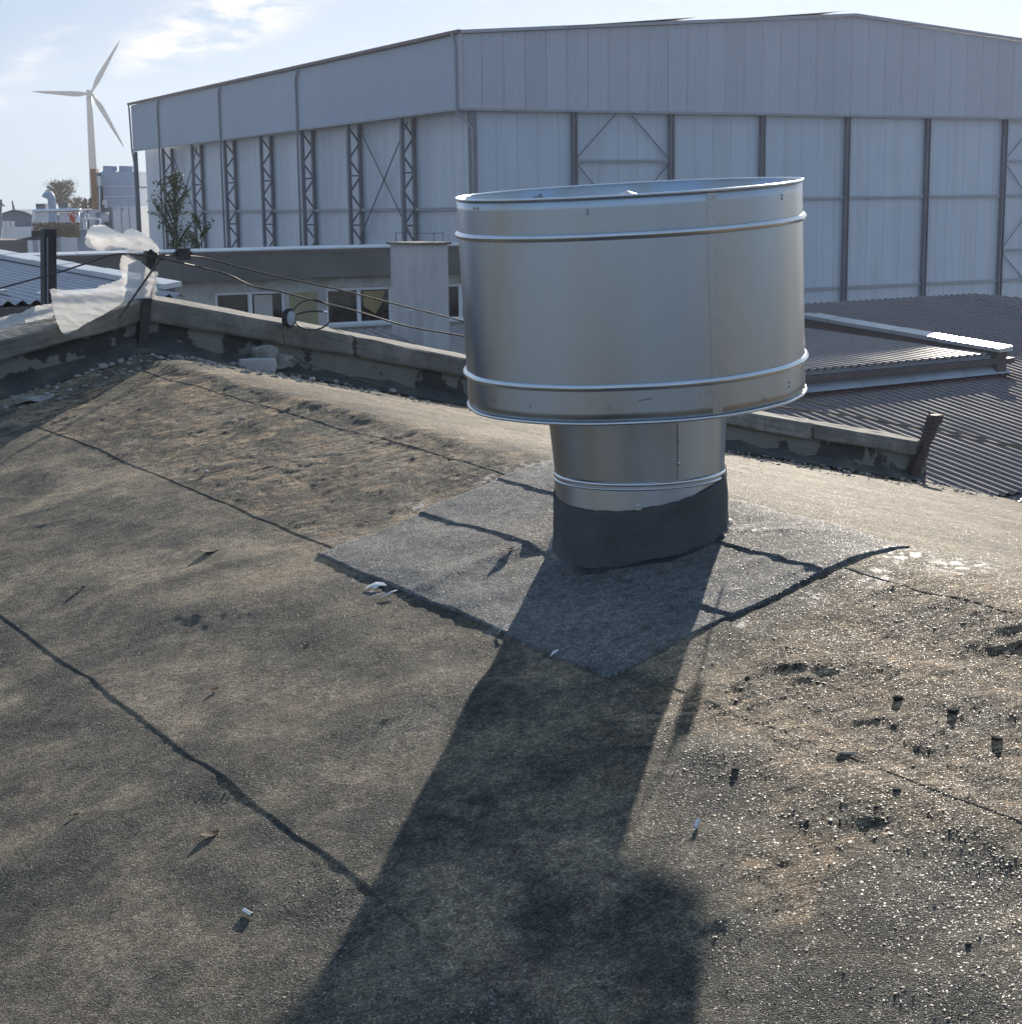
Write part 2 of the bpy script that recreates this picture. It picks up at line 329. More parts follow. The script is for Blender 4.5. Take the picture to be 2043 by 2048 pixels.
M['cable'] = mat('black_cable', [(0.025, 0.025, 0.028), (0.05, 0.045, 0.04)], 0.5, scale=20)
M['cable_tan'] = mat('weathered_cable', [(0.09, 0.075, 0.05), (0.17, 0.14, 0.1)], 0.6, scale=20)
M['clad'] = mat('grey_cladding', [(0.40, 0.44, 0.51), (0.46, 0.50, 0.57)], 0.55, scale=0.25, detail=8, stretch=(1, 1, .15), orand=0.03)
M['clad2'] = mat('gable_cladding', [(0.45, 0.455, 0.51), (0.53, 0.525, 0.575)], 0.55, scale=0.3, detail=8, stretch=(1, 1, .12), orand=0.06)
def panel_extra(m, N, L, b, tc, nz, cr):
    # grime streaks running down
    mp = N.new('ShaderNodeMapping'); L.new(tc.outputs['Object'], mp.inputs[0]); mp.inputs['Scale'].default_value = (2.4, 2.4, .13)
    n = N.new('ShaderNodeTexNoise'); n.inputs['Scale'].default_value = 1.6; n.inputs['Detail'].default_value = 8; L.new(mp.outputs[0], n.inputs['Vector'])
    r = N.new('ShaderNodeValToRGB'); r.color_ramp.elements[0].position = .5; r.color_ramp.elements[0].color = (1, 1, 1, 1); r.color_ramp.elements[1].position = .78; r.color_ramp.elements[1].color = (.88, .87, .85, 1)
    L.new(n.outputs[0], r.inputs[0])
    mu = N.new('ShaderNodeMix'); mu.data_type = 'RGBA'; mu.blend_type = 'MULTIPLY'; mu.inputs['Factor'].default_value = 1; L.new(cr.outputs[0], mu.inputs['A']); L.new(r.outputs[0], mu.inputs['B'])
    L.new(mu.outputs['Result'], b.inputs['Base Color'])
M['panel'] = mat('white_sandwich_panel', [(0.50, 0.55, 0.62), (0.57, 0.61, 0.67)], 0.33, scale=0.5, detail=6, extra=panel_extra, orand=0.03)
M['steelgrey'] = mat('painted_steel_grey', [(0.17, 0.17, 0.2), (0.24, 0.235, 0.26)], 0.55, scale=1.5)
M['steelmid'] = mat('light_steel', [(0.3, 0.31, 0.34), (0.36, 0.37, 0.4)], 0.5, scale=1.5)
M['roofedge'] = mat('roof_edge_brown', [(0.16, 0.12, 0.12), (0.22, 0.17, 0.16)], 0.6, scale=1)
M['brown'] = mat('brown_corrugated_steel', [(0.06, 0.034, 0.037), (0.085, 0.052, 0.054)], 0.22, 0.0, scale=1.2, detail=8, spec=0.7, rvar=.04, orand=0.18)
M['bluemetal'] = mat('grey_blue_corrugated_steel', [(0.11, 0.125, 0.165), (0.17, 0.18, 0.22)], 0.3, 0.2, scale=1.2, detail=8, spec=0.7, orand=0.12)
M['flash'] = mat('zinc_flashing', [(0.5, 0.51, 0.53), (0.62, 0.62, 0.63)], 0.3, 0.7, scale=2, orand=0.12)
M['flashw'] = mat('white_flashing', [(0.62, 0.62, 0.62), (0.72, 0.72, 0.7)], 0.4, 0.0, scale=2, orand=0.1)
M['gutter'] = mat('dark_gutter', [(0.08, 0.06, 0.065), (0.12, 0.09, 0.09)], 0.5, scale=3)
M['boxwall'] = mat('pale_box_wall', [(0.34, 0.37, 0.42), (0.42, 0.45, 0.5)], 0.6, scale=2, detail=8, orand=0.1)
M['wallold'] = mat('peeling_wall', [(0.33, 0.27, 0.19), (0.42, 0.4, 0.36), (0.56, 0.54, 0.5), (0.34, 0.31, 0.27)], 0.92, scale=1.6, detail=10, pos=[.32, .42, .52, .7], bump=.5, bscale=12, bdist=.01)
M['fascia'] = mat('grey_fascia', [(0.13, 0.125, 0.115), (0.19, 0.18, 0.16)], 0.85, scale=1.2, detail=9)
M['chimney'] = mat('chimney_render', [(0.36, 0.37, 0.38), (0.5, 0.5, 0.5), (0.58, 0.57, 0.55)], 0.9, scale=2.2, detail=10, stretch=(1, 1, .35), bump=.4, bscale=25, bdist=.006)
M['winframe'] = mat('white_window_frame', [(0.75, 0.75, 0.76), (0.82, 0.82, 0.82)], 0.4, scale=3)
M['glass'] = mat('dark_window_glass', [(0.015, 0.018, 0.022), (0.03, 0.033, 0.04)], 0.06, scale=1, spec=0.8)
M['curtain'] = mat('curtain', [(0.5, 0.45, 0.42), (0.6, 0.55, 0.5)], 0.9, scale=8)
M['curtain2'] = mat('ochre_curtain', [(0.3, 0.22, 0.1), (0.4, 0.3, 0.15)], 0.9, scale=4)
M['tanroof'] = mat('tan_flat_roof', [(0.25, 0.21, 0.18), (0.33, 0.28, 0.24)], 0.9, scale=.6, detail=8)
M['ground'] = mat('yard_ground', [(0.19, 0.19, 0.18), (0.27, 0.265, 0.25), (0.22, 0.23, 0.19)], 0.95, scale=.03, detail=9)
M['turbine'] = mat('turbine_white', [(0.27, 0.26, 0.29), (0.33, 0.31, 0.34)], 0.5, scale=.2)
M['machine'] = mat('machine_blue_grey', [(0.3, 0.36, 0.47), (0.37, 0.43, 0.54)], 0.5, scale=.5)
M['machine_pale'] = mat('machine_pale', [(0.6, 0.6, 0.62), (0.7, 0.7, 0.7)], 0.5, scale=.8)
M['machine_dark'] = mat('machine_dark', [(0.12, 0.13, 0.17), (0.18, 0.19, 0.24)], 0.6, scale=.8)
M['rustpanel'] = mat('rust_orange', [(0.33, 0.17, 0.1), (0.45, 0.25, 0.16)], 0.8, scale=1)
M['shed'] = mat('blue_shed', [(0.11, 0.13, 0.2), (0.16, 0.18, 0.26)], 0.7, scale=.6)
M['redbit'] = mat('red_valve', [(0.45, 0.06, 0.05), (0.55, 0.1, 0.08)], 0.6, scale=2)
M['bark'] = mat('bark', [(0.05, 0.042, 0.035), (0.09, 0.075, 0.06)], 0.9, scale=5)
M['leafg'] = mat('poplar_leaf', [(0.07, 0.10, 0.05), (0.15, 0.18, 0.09)], 0.5, scale=2)
M['leafb'] = mat('brown_leaf', [(0.16, 0.09, 0.04), (0.26, 0.15, 0.07)], 0.7, scale=2)
M['conifer'] = mat('conifer_needles', [(0.02, 0.035, 0.025), (0.04, 0.06, 0.04)], 0.8, scale=2)
M['brush'] = mat('dry_brush', [(0.12, 0.09, 0.07), (0.2, 0.15, 0.11)], 0.9, scale=1)
pm = bpy.data.materials.new('plastic_sheet'); pm.use_nodes = True; N, L = pm.node_tree.nodes, pm.node_tree.links
pb = N['Principled BSDF']; pb.inputs['Base Color'].default_value = (0.9, 0.89, 0.87, 1); pb.inputs['Roughness'].default_value = 0.3
tr = N.new('ShaderNodeBsdfTranslucent'); tr.inputs[0].default_value = (0.85, 0.83, 0.8, 1)
tp = N.new('ShaderNodeBsdfTransparent'); mixs = N.new('ShaderNodeMixShader'); mixs.inputs[0].default_value = 0.5
L.new(pb.outputs[0], mixs.inputs[1]); L.new(tr.outputs[0], mixs.inputs[2])
mixt = N.new('ShaderNodeMixShader'); mixt.inputs[0].default_value = 0.3; L.new(mixs.outputs[0], mixt.inputs[1]); L.new(tp.outputs[0], mixt.inputs[2])
L.new(mixt.outputs[0], N['Material Output'].inputs[0]); M['plastic'] = pm
_tc = N.new('ShaderNodeTexCoord'); _mp = N.new('ShaderNodeMapping'); _mp.inputs['Rotation'].default_value = (0, radians(35), 0); _mp.inputs['Scale'].default_value = (7, 7, 22); L.new(_tc.outputs['Object'], _mp.inputs[0])
_n = N.new('ShaderNodeTexNoise'); _n.noise_type = 'RIDGED_MULTIFRACTAL'; _n.inputs['Scale'].default_value = 1.3; _n.inputs['Detail'].default_value = 5; _n.inputs['Distortion'].default_value = .8; L.new(_mp.outputs[0], _n.inputs['Vector'])
_b = N.new('ShaderNodeBump'); _b.inputs['Strength'].default_value = .3; _b.inputs['Distance'].default_value = .02; L.new(_n.outputs[0], _b.inputs['Height']); L.new(_b.outputs[0], pb.inputs['Normal']); L.new(_b.outputs[0], tr.inputs['Normal'])

# ================================================================== SETTING: the felted roof
SA, SB, HZ, VR, SF = 0.03024, 0.24464, 1.7, 3.10, 0.226
FOLDS = [  # polylines (u, v), height, half width
    ([(4.35, 1.78), (4.2, 1.95), (3.86, 1.95), (3.6, 1.96), (3.3, 1.93), (3.05, 1.95)], .020, .060),
    ([(3.42, .5), (3.34, .95), (3.32, 1.2), (3.34, 1.4), (3.3, 1.55), (3.25, 1.72), (3.26, 1.85)], .018, .052),
    ([(5.02, 1.48), (5.16, 1.66), (5.32, 1.84)], .012, .03), ([(2.0, 1.80), (1.8, 1.85), (1.6, 1.88), (1.2, 1.90)], .022, .085),  # first one: ridge added in place of a thin cast shadow
    ([(2.45, 2.13), (2.1, 2.17), (1.7, 2.22)], .014, .05), ([(5.9, 1.5), (5.8, 1.75), (5.85, 2.1)], .012, .05), ([(4.7, 1.7), (4.5, 2.15)], .008, .04),
    ([(4.2, .7), (4.1, 1.0), (4.15, 1.35)], .014, .055), ([(2.8, 1.45), (2.75, 1.8), (2.85, 2.1)], .010, .05), ([(6.6, 1.2), (6.3, 1.7), (6.4, 2.2)], .012, .06),
    ([(3.82, 2.26), (3.84, 2.40), (3.80, 2.56)], .010, .022), ([(3.62, 2.28), (3.56, 2.42), (3.6, 2.56)], .008, .03), ([(3.95, 2.3), (4.1, 2.5)], .007, .03),
    ([(3.9, 2.58), (3.75, 2.68), (3.72, 2.8)], .009, .03), ([(3.2, 2.3), (3.1, 2.45), (3.12, 2.56)], .006, .03), ([(2.6, 2.5), (2.2, 2.55), (1.8, 2.7)], .012, .05), ([(2.5, 2.95), (2.2, 2.9), (1.8, 3.0)], .014, .04)]
def polydist(u, v, P):
    d = np.full(np.shape(u), 9.0)
    for (a, b), (c, e) in zip(P[:-1], P[1:]):
        du, dv = c - a, e - b; t = np.clip(((u - a) * du + (v - b) * dv) / (du * du + dv * dv), 0, 1)
        d = np.minimum(d, np.hypot(u - a - t * du, v - b - t * dv))
    return d
def peelmask(u, v):
    m1 = sstep(4.2, 4.6, u) * sstep(2.22, 2.3, v) * (1 - sstep(3.0, 3.12, v)) * (1 - sstep(7.4, 7.7, u))
    m2 = (1 - sstep(2.62, 2.86, u)) * sstep(1.98, 2.2, v + .25 * fbm(u * 2, v * 2, 2, 30)) * (1 - sstep(3.0, 3.1, v))
    return np.maximum(m1, m2)
def peel(u, v):                       # 0..1 stepped layer that has flaked off (irregular torn outline)
    w = fbm(u * 3.1, v * 3.1, 3, 5) * .5
    n = fbm(u * 3.4 + w, v * 5.2 + w, 5, 12, .62)
    t = sstep(.04, .10, n) * .6 + sstep(.34, .38, n) * .4
    return t
def zroof(u, v):
    u = np.asarray(u, float); v = np.asarray(v, float)
    near = SB * v; far = SB * VR - SF * (v - VR) + 0.0045 * np.maximum(v - 6, 0) ** 2
    k = .03; z = -np.logaddexp(-near / k, -far / k) * k
    z = z - HZ + SA * u
    z = z + .007 * fbm(u * 1.5, v * 1.5, 2, 1) + .0028 * fbm(u * 5, v * 4, 3, 2) + .0042 * fbm(u * 1.9 + v * .8, v * 4.2, 2, 16) + .0008 * fbm(u * 19, v * 24, 3, 3)
    wr = np.abs(perlin(u * 3.2 + 1.5 * perlin(u * 1.2, v * 1.2, 8), v * 1.3 + perlin(u, v, 9), 6)); z = z + .003 * np.exp(-(wr / .14) ** 2) * sstep(-.1, .5, perlin(u * .8, v * .8, 14))
    for P, h, w in FOLDS: z = z + .78 * h * np.exp(-(polydist(u, v, P) / (2.1 * w)) ** 2)
    pmk = peelmask(u, v)
    z = z - .0020 * peel(u, v) * pmk
    # torn, curled lips and transverse crinkles of the flaking zone
    cr = fbm(u * 9 + 2 * perlin(u * 2, v * 2, 40), v * 17, 4, 41, .6); z = z + pmk * .0018 * cr
    rid = np.abs(perlin(u * 7 + v * 3, v * 5 - u * 2, 44)); z = z + pmk * .0022 * np.exp(-(rid / .05) ** 2) * sstep(0, .4, perlin(u * 2, v * 2, 45))
    ck = 1 - 2 * np.abs(perlin(u * 15 + 2.2 * perlin(u * 3, v * 4, 61) + v * 5, v * 3.2 + 1.5 * perlin(u * 4, v * 2, 62), 63)); z = z + pmk * .0019 * ck * sstep(-.25, .3, perlin(u * 2.1, v * 3.1, 64))
    z = z + .012 * np.exp(-((v - 3.02 - .02 * perlin(u * 2, u * 0 + 3, 50)) / .05) ** 2) * sstep(4.2, 5.2, u)
    return z
def wear_shade(u, v, newer=False):
    pmk = peelmask(u, v); p = peel(u, v)
    n = fbm(u * 7, v * 9, 4, 21); lip = sstep(.0, .07, fbm(u * 3.4 + fbm(u * 3.1, v * 3.1, 3, 5) * .5, v * 5.2 + fbm(u * 3.1, v * 3.1, 3, 5) * .5, 5, 12, .62)) * (1 - p)
    m2 = pmk * (u < 3); zone = np.clip(pmk + .10, 0, 1) * (0 if newer else 1)
    r = np.clip(m2 * (.42 + .30 * fbm(u * 4, v * 6, 4, 68)) + pmk * (.75 * p * sstep(-.2, .4, n) + .35 * lip * sstep(-.1, .4, fbm(u * 11, v * 13, 3, 66))), 0, 1)
    g = sstep(-.12, .6, fbm(u * 1.3, v * 1.7, 6, 25, .6) + .42 * sstep(.10, .0, np.abs(v - 1.45)) + .30 * sstep(.10, 0, np.abs(v - 2.33))) * .75
    g = g + .25 * sstep(.1, .5, fbm(u * 12, v * 12, 3, 33))
    g = g * (1 - .45 * sstep(1.2, .7, v)) * (1 - .5 * sstep(2.6, 1.8, u) * sstep(2.2, 1.9, v))
    g = np.maximum(g, .30 * sstep(3.05, 3.25, v))
    for P_, h_, w_ in FOLDS[:8]:            # crease shade painted into the colour by thinning the tan bloom
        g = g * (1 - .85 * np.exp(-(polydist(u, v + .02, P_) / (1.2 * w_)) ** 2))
    wet = np.zeros_like(u)
    for (a, b, s, w) in [(2.86, 3.08, .07, 1), (2.80, 2.92, .05, .9), (2.84, 2.74, .04, .7), (2.86, 2.55, .03, .6), (4.42, 2.3, .05, .55), (4.44, 2.6, .06, .8), (4.42, 2.85, .06, .8), (4.1, 2.17, .03, .9), (3.95, 2.16, .03, .9), (3.4, 2.19, .03, .8), (4.42, 3.0, .06, .7), (3.22, 2.18, .02, .7), (2.7, 3.12, .08, .8), (2.45, 3.1, .06, .6), (3.3, 2.96, .05, .6)]:
        wet = np.maximum(wet, w * np.exp(-((u - a) ** 2 + (v - b) ** 2) / s ** 2))
    wet = wet * sstep(-.05, .35, fbm(u * 26, v * 40, 4, 60))
    if newer: r = r * 0; g = g * .18
    return np.stack([np.clip(r, 0, 1), np.clip(g, 0, 1), np.clip(wet, 0, 1), zone * np.ones_like(u)], -1)
def sheet(name, u0, u1, vlo, vhi, du, dv, lift, m, parent, off=0.0, newer=False, jit=.0022, skirt=.02, seed=0, ujit=0.0, liftfade=False):
    nu = max(2, int((u1 - u0) / du)); nv = max(2, int((vhi - vlo) / dv))
    uu = np.linspace(u0, u1, nu + 1)
    tt = np.linspace(0, 1, nv + 1)
    lo = vlo + jit * fbm(uu * 2.2, uu * 0 + seed, 4, 70) * 1.6; hi = vhi + 0 * uu
    U = np.repeat(uu[:, None], nv + 1, 1); V_ = lo[:, None] + (hi - lo)[:, None] * tt[None, :]
    if ujit:
        e = ujit * fbm(V_ * 3, V_ * 0 + seed + 5, 4, 75); U = U + e * np.where(np.arange(nu + 1)[:, None] < 3, 1, 0) + e * np.where(np.arange(nu + 1)[:, None] > nu - 3, 1, 0)
    lf = lift * (.12 + .88 * sstep(2.6, 3.1, U)) if liftfade else lift
    Z = zroof(U, V_) + off + lf * (1 - tt[None, :])
    # the free lower edge curls a little
    Z = Z + .0004 * np.exp(-(tt[None, :] * (vhi - vlo) / .03)) * np.clip(fbm(U * 3.3, U * 0 + seed + 2, 3, 77) + .1, 0, 1)
    # skirt ring
    Ue = np.pad(U, 1, mode='edge'); Ve = np.pad(V_, 1, mode='edge'); Ze = np.pad(Z, 1, mode='edge')
    Ze[0, :] -= skirt; Ze[-1, :] -= skirt; Ze[:, 0] -= skirt; Ze[:, -1] -= skirt
    Ue[0, :] -= .0015; Ue[-1, :] += .0015; Ve[:, 0] -= .0015; Ve[:, -1] += .0015
    X = AH[0] * Ue + BH[0] * Ve; Y = AH[1] * Ue + BH[1] * Ve
    P = np.stack([X, Y, Ze], -1).reshape(-1, 3)
    a, b = Ue.shape; idx = np.arange(a * b).reshape(a, b)
    F = np.stack([idx[:-1, :-1], idx[:-1, 1:], idx[1:, 1:], idx[1:, :-1]], -1).reshape(-1, 4)
    F = F[:, ::-1] if np.cross(AH, BH) < 0 and False else F
    o = obj(name, P, F, m, parent, smooth=True)
    ca = o.data.color_attributes.new('wear_shade', 'FLOAT_COLOR', 'POINT'); ca.data.foreach_set('color', wear_shade(Ue, Ve, newer).astype(np.float32).ravel())
    return o
roof = thing('flat_roof', None, None, UV3(4, 3, -2.6), kind='structure')
# the building under the felt
mb = MB()
def slab(u0, u1, v0, v1, zl0, zl1, zb):
    a, b, c, d = UV3(u0, v0, zl0), UV3(u1, v0, zl0 + SA * (u1 - u0)), UV3(u1, v1, zl1 + SA * (u1 - u0)), UV3(u0, v1, zl1)
    e, f, g, h = [(p[0], p[1], zb) for p in (a, b, c, d)]
    mb.add([a, b, c, d, e, f, g, h], [(0, 1, 2, 3), (4, 5, 1, 0), (5, 6, 2, 1), (6, 7, 3, 2), (7, 4, 0, 3)])
slab(-6, 8.3, -3, VR, -HZ + SB * -3 - .24, -HZ + SB * VR - .24, -6.4); slab(-6, 8.3, VR, 9.0, -HZ + SB * VR - .26, -HZ + SB * VR - SF * (9 - VR) - .24, -6.4)
mb.build('roof_slab', M['fascia'], roof)
edges = [-.7, .50, 1.395, 2.255, 2.90]
for i, e in enumerate(edges):
    hi = (edges[i + 1] + .06) if i < 4 else 3.95
    du = .0095 if i in (2, 3) else .012
    if i == 0: du = .05
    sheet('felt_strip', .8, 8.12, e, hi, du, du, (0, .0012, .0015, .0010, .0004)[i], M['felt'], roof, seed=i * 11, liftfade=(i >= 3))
for v0, v1 in ((3.9, 5.0), (4.95, 6.2), (6.15, 7.6), (7.55, 9.0)):
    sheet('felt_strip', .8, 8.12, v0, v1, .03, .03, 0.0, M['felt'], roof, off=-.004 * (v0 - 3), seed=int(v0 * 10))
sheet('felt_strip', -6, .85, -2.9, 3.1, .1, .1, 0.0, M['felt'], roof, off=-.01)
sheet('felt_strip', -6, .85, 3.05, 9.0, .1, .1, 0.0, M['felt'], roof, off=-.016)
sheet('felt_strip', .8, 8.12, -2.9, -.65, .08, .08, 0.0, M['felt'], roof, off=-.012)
# newer square of felt round the vent: three lapped sheets
PS = [(2.925, 4.385, 2.20, 2.62, .0032), (2.919, 4.392, 2.565, 2.92, .0042), (2.913, 4.40, 2.86, 3.16, .0052)]
for i, (a, b, c, d, of) in enumerate(PS):
    sheet('felt_patch_sheet', a, b, c, d, .009, .009, .0030, M['felt_new'], roof, off=of, newer=True, jit=.005, skirt=.03, seed=90 + i * 7, ujit=.004)
def ztop(u, v):
    z = zroof(u, v)
    for (a, b, c, d, of) in PS:
        ins = (u > a) & (u < b) & (v > c) & (v < d); z = np.where(ins, np.maximum(z, zroof(u, v) + of + .003 * (1 - (v - c) / (d - c))), z)
    return z
def onroof(x, y, it=12):                  # pixel -> point on the near felt slope
    r = ray(x, y); n = np.array([-(SA * AH + SB * BH)[0], -(SA * AH + SB * BH)[1], 1.0]); t = -HZ / (r @ n); P = r * t
    u, v = uofp(P), vofp(P); return np.array(UV3(u, v, float(ztop(np.array(u), np.array(v))))), u, v

# loose slate granules lying on the felt
NG = 150000; NF_ = 70000
gu = np.r_[1.2 + 3.6 * RNG.random(NG) ** 1.25, 1.8 + 6.0 * RNG.random(NF_)]; gv = np.r_[.55 + 2.35 * RNG.random(NG), 3.0 + 4.5 * RNG.random(NF_) ** 1.3]; NG += NF_
dens = .6 + .4 * sstep(-.25, .35, fbm(gu * 3, gv * 3, 3, 80)); dens *= np.where((gu > 2.93) & (gv > 2.2), .35, 1)
keep = RNG.random(NG) < dens; gu, gv = gu[keep], gv[keep]; n = len(gu)
gz = ztop(gu, gv); sz = (.0010 + .0016 * RNG.random(n) ** 2) * (1 + .65 * sstep(2.9, 2.2, gu) * sstep(2.35, 2.0, gv))
c = np.stack([AH[0] * gu + BH[0] * gv, AH[1] * gu + BH[1] * gv, gz], -1)
grit = (RNG.random(n) < .012) & (gu < 2.95) & (gv > 1.5) & (gv < 3.05); sz = np.where(grit, .0028 + .003 * RNG.random(n), sz)
ang = RNG.random(n) * 2 * pi; V = np.zeros((n, 5, 3))
for k in range(4):
    aa = ang + k * pi / 2 + RNG.random(n) * .6; rr2 = sz * (.8 + .6 * RNG.random(n))
    V[:, k, 0] = c[:, 0] + np.cos(aa) * rr2; V[:, k, 1] = c[:, 1] + np.sin(aa) * rr2; V[:, k, 2] = c[:, 2] + (RNG.random(n) - .6) * sz * .3
V[:, 4, :] = c; V[:, 4, 0] += (RNG.random(n) - .5) * sz; V[:, 4, 1] += (RNG.random(n) - .5) * sz; V[:, 4, 2] += sz * (.18 + .25 * RNG.random(n))
b0 = (np.arange(n) * 5)[:, None]
F = np.stack([np.concatenate([b0 + k, b0 + (k + 1) % 4, b0 + 4], 1) for k in range(4)], 1).reshape(-1, 3)
def gran_extra(m, N, L, b, tc, nz, cr):
    at = N.new('ShaderNodeAttribute'); at.attribute_name = 'tone'; r = N.new('ShaderNodeValToRGB'); e = r.color_ramp.elements
    e[0].color = (.06, .06, .06, 1); e[1].color = (.31, .295, .27, 1); e[1].position = 1; q = e.new(.6); q.color = (.13, .12, .105, 1); q = e.new(.86); q.color = (.24, .2, .16, 1)
    L.new(at.outputs['Fac'], r.inputs[0]); L.new(r.outputs[0], b.inputs['Base Color'])
    mr = N.new('ShaderNodeMapRange'); L.new(at.outputs['Fac'], mr.inputs[0]); mr.inputs[3].default_value = .65; mr.inputs[4].default_value = .5; L.new(mr.outputs[0], b.inputs['Roughness'])
M['granule'] = mat('slate_granule', [(0.1, 0.1, 0.1), (0.2, 0.2, 0.2)], 0.4, extra=gran_extra)
g = obj('roof_granules', V.reshape(-1, 3), F, M['granule'], kind='stuff', origin=(0, 3, -1.2))
ta = g.data.attributes.new('tone', 'FLOAT', 'POINT'); ta.data.foreach_set('value', np.repeat(np.where(grit, .12, RNG.random(n)), 5).astype(np.float32))
tag(g, 'loose slate granules scattered over the felt roof slopes', 'granules')

# ================================================================== parapet along the gable end
UP0 = 8.1
def zpb(v):                               # roof height where the parapet stands
    return float(zroof(np.array(UP0), np.array(v)))
par = thing('parapet_wall', 'low rendered parapet wall with chipped coping along the far gable end', 'wall', UV3(UP0, 3.1, zpb(3.1)))
VE = 8.93
mb = MB(); vs = np.r_[np.linspace(-2, 3.1, 30), np.linspace(3.2, VE, 34)]
hw = .18
hh = 9
Vv = []; Ff = []
for i, v in enumerate(vs):
    zb = zpb(v)
    for k in range(hh + 1):
        t = k / hh; dd = .006 * float(fbm(np.array(v * 4), np.array(t * 2.0), 3, 101)); Vv.append(UV3(UP0 + dd, v, zb - .06 + (hw + .06) * t))
    Vv.append(UV3(UP0 + .26, v, zb + hw)); Vv.append(UV3(UP0 + .26, v, zb - .9))
w_ = hh + 3
for i in range(len(vs) - 1):
    for k in range(w_ - 1): Ff.append((i * w_ + k, i * w_ + k + 1, (i + 1) * w_ + k + 1, (i + 1) * w_ + k))
Ff.append(tuple(range(w_))); Ff.append(tuple(range((len(vs) - 1) * w_, len(vs) * w_))[::-1])
obj('wall_face', Vv, Ff, M['plaster'], par)
# coping stones, broken and uneven, butted with narrow joints
def rough_block(o, ex, ey, ez, jit, seed, bev=.012, sub=2):
    bm = bmesh.new(); bmesh.ops.create_cube(bm, size=1.0)
    o, ex, ey, ez = [np.array(q, float) for q in (o, ex, ey, ez)]
    bmesh.ops.subdivide_edges(bm, edges=bm.edges[:], cuts=sub, use_grid_fill=True)
    rg = np.random.default_rng(seed)
    for v in bm.verts:
        c = np.array(v.co) + .5; cc = c.copy()
        p = o + ex * c[0] + ey * c[1] + ez * c[2]
        corner = sum(1 for q in cc if q < .01 or q > .99)
        ctr = o + (ex + ey + ez) / 2
        if corner >= 2: p = p + (ctr - p) / np.linalg.norm(ctr - p) * bev * (corner - 1) * (.5 + rg.random())
        v.co = p + (rg.random(3) - .5) * jit
    V = [tuple(v.co) for v in bm.verts]; F = [tuple(v.index for v in f.verts) for f in bm.faces]; bm.free()
    if np.dot(np.cross(ex, ey), ez) < 0: F = [f[::-1] for f in F]
    return V, F
vv = -2.0; k = 0
R2 = random.Random(5)
joints = []
while vv < VE - .05:
    ln = R2.choice([.95, 1.2, 1.45]) if not (4.6 < vv < 6.2) else R2.choice([.3, .38, .46])
    v2 = min(vv + ln, VE)
    if vv < 3.12 < v2 + .15: v2 = 3.12
    if VE - v2 < .2: v2 = VE
    z0, z1 = zpb(vv) + hw - .016, zpb(v2) + hw - .016
    o = np.array(UV3(UP0 - .035, vv + .003, z0)); ey = np.array(UV3(UP0 - .035, v2 - .003, z1)) - o
    ex = np.array([*(AH * .33), .035]); ez = np.array([.0, 0, .10 + .024 * R2.random()])
    st_ = rough_block(o, ex, ey, ez, .0045, k, .010, 7)
    s = obj('coping_stone', st_[0], st_[1], M['stone'], par)
    vv = v2; k += 1
# felt upstand dressed up the foot of the wall
Vv = []; Ff = []; vs2 = np.linspace(-2, 8.85, 180)
for i, v in enumerate(vs2):
    zb = zpb(v); hgt = .055 + .028 * float(fbm(np.array(v * 3), np.array(0.3), 4, 120)); 
    for (du_, dz) in ((-.16, .002), (-.09, .012), (-.045, .03), (-.02, hgt), (.003, hgt + .003)):
        zz = float(zroof(np.array(UP0 + du_), np.array(v))); Vv.append(UV3(UP0 + du_ + .01 * float(perlin(np.array(v * 6), np.array(du_ * 9), 7)), v, zz + dz + .004))
for i in range(len(vs2) - 1):
    for k in range(4): Ff.append((i * 5 + k, i * 5 + k + 1, (i + 1) * 5 + k + 1, (i + 1) * 5 + k))
obj('felt_upstand', Vv, Ff, M['upstand'], par, smooth=True)

# ================================================================== the vent with its drum cowl
VS = 1.024
DV = 4.425 * VS
rc = np.array([.3485, 4.405, 0.0]) * VS                      # axis in plan
TA, TB = radians(2.45), radians(2.3)                    # the drum leans left and towards the viewer
ax = np.array([-sin(TA), -sin(TB), 1.0]); ax /= np.linalg.norm(ax)
ex_ = np.cross(np.array([0, 1.0, 0]), ax); ex_ /= np.linalg.norm(ex_); ey_ = np.cross(ax, ex_)
vent = thing('roof_ventilator', 'large galvanised drum cowl on a tapered neck rising from the felted roof', 'roof vent', (rc[0], rc[1], -.95))
DB = np.array([.337, 4.402, -.5005]) * VS; DH = .541 * VS
NS = 144
def wob(a, h):                                          # slight oil-canning of the sheet
    return .0026 * sin(5 * a + 1.1) + .0018 * sin(9 * a + .8 * h + .4) + .0009 * sin(16 * a + 1.5 * h) + .0004 * sin(27 * a)
def drum_pt(r, a, h, wb=1.0):
    q = r + wob(a, h) * wb; return DB + ex_ * (q * cos(a)) + ey_ * (q * sin(a)) + ax * (DH * h)
def ring(prof, name, m, parent, wb=1.0, close=False, smooth=True):
    V = []; F = []; P_ = len(prof)
    for i in range(NS):
        a = 2 * pi * i / NS
        for (r, h) in prof: V.append(drum_pt(r, a, h, wb))
    for i in range(NS):
        j = (i + 1) % NS
        for k in range(P_ - (0 if close else 1)):
            k2 = (k + 1) % P_; F.append((i * P_ + k, j * P_ + k, j * P_ + k2, i * P_ + k2))
    o = obj(name, V, F, m, parent, smooth=smooth); return o
RD = .4495 * VS
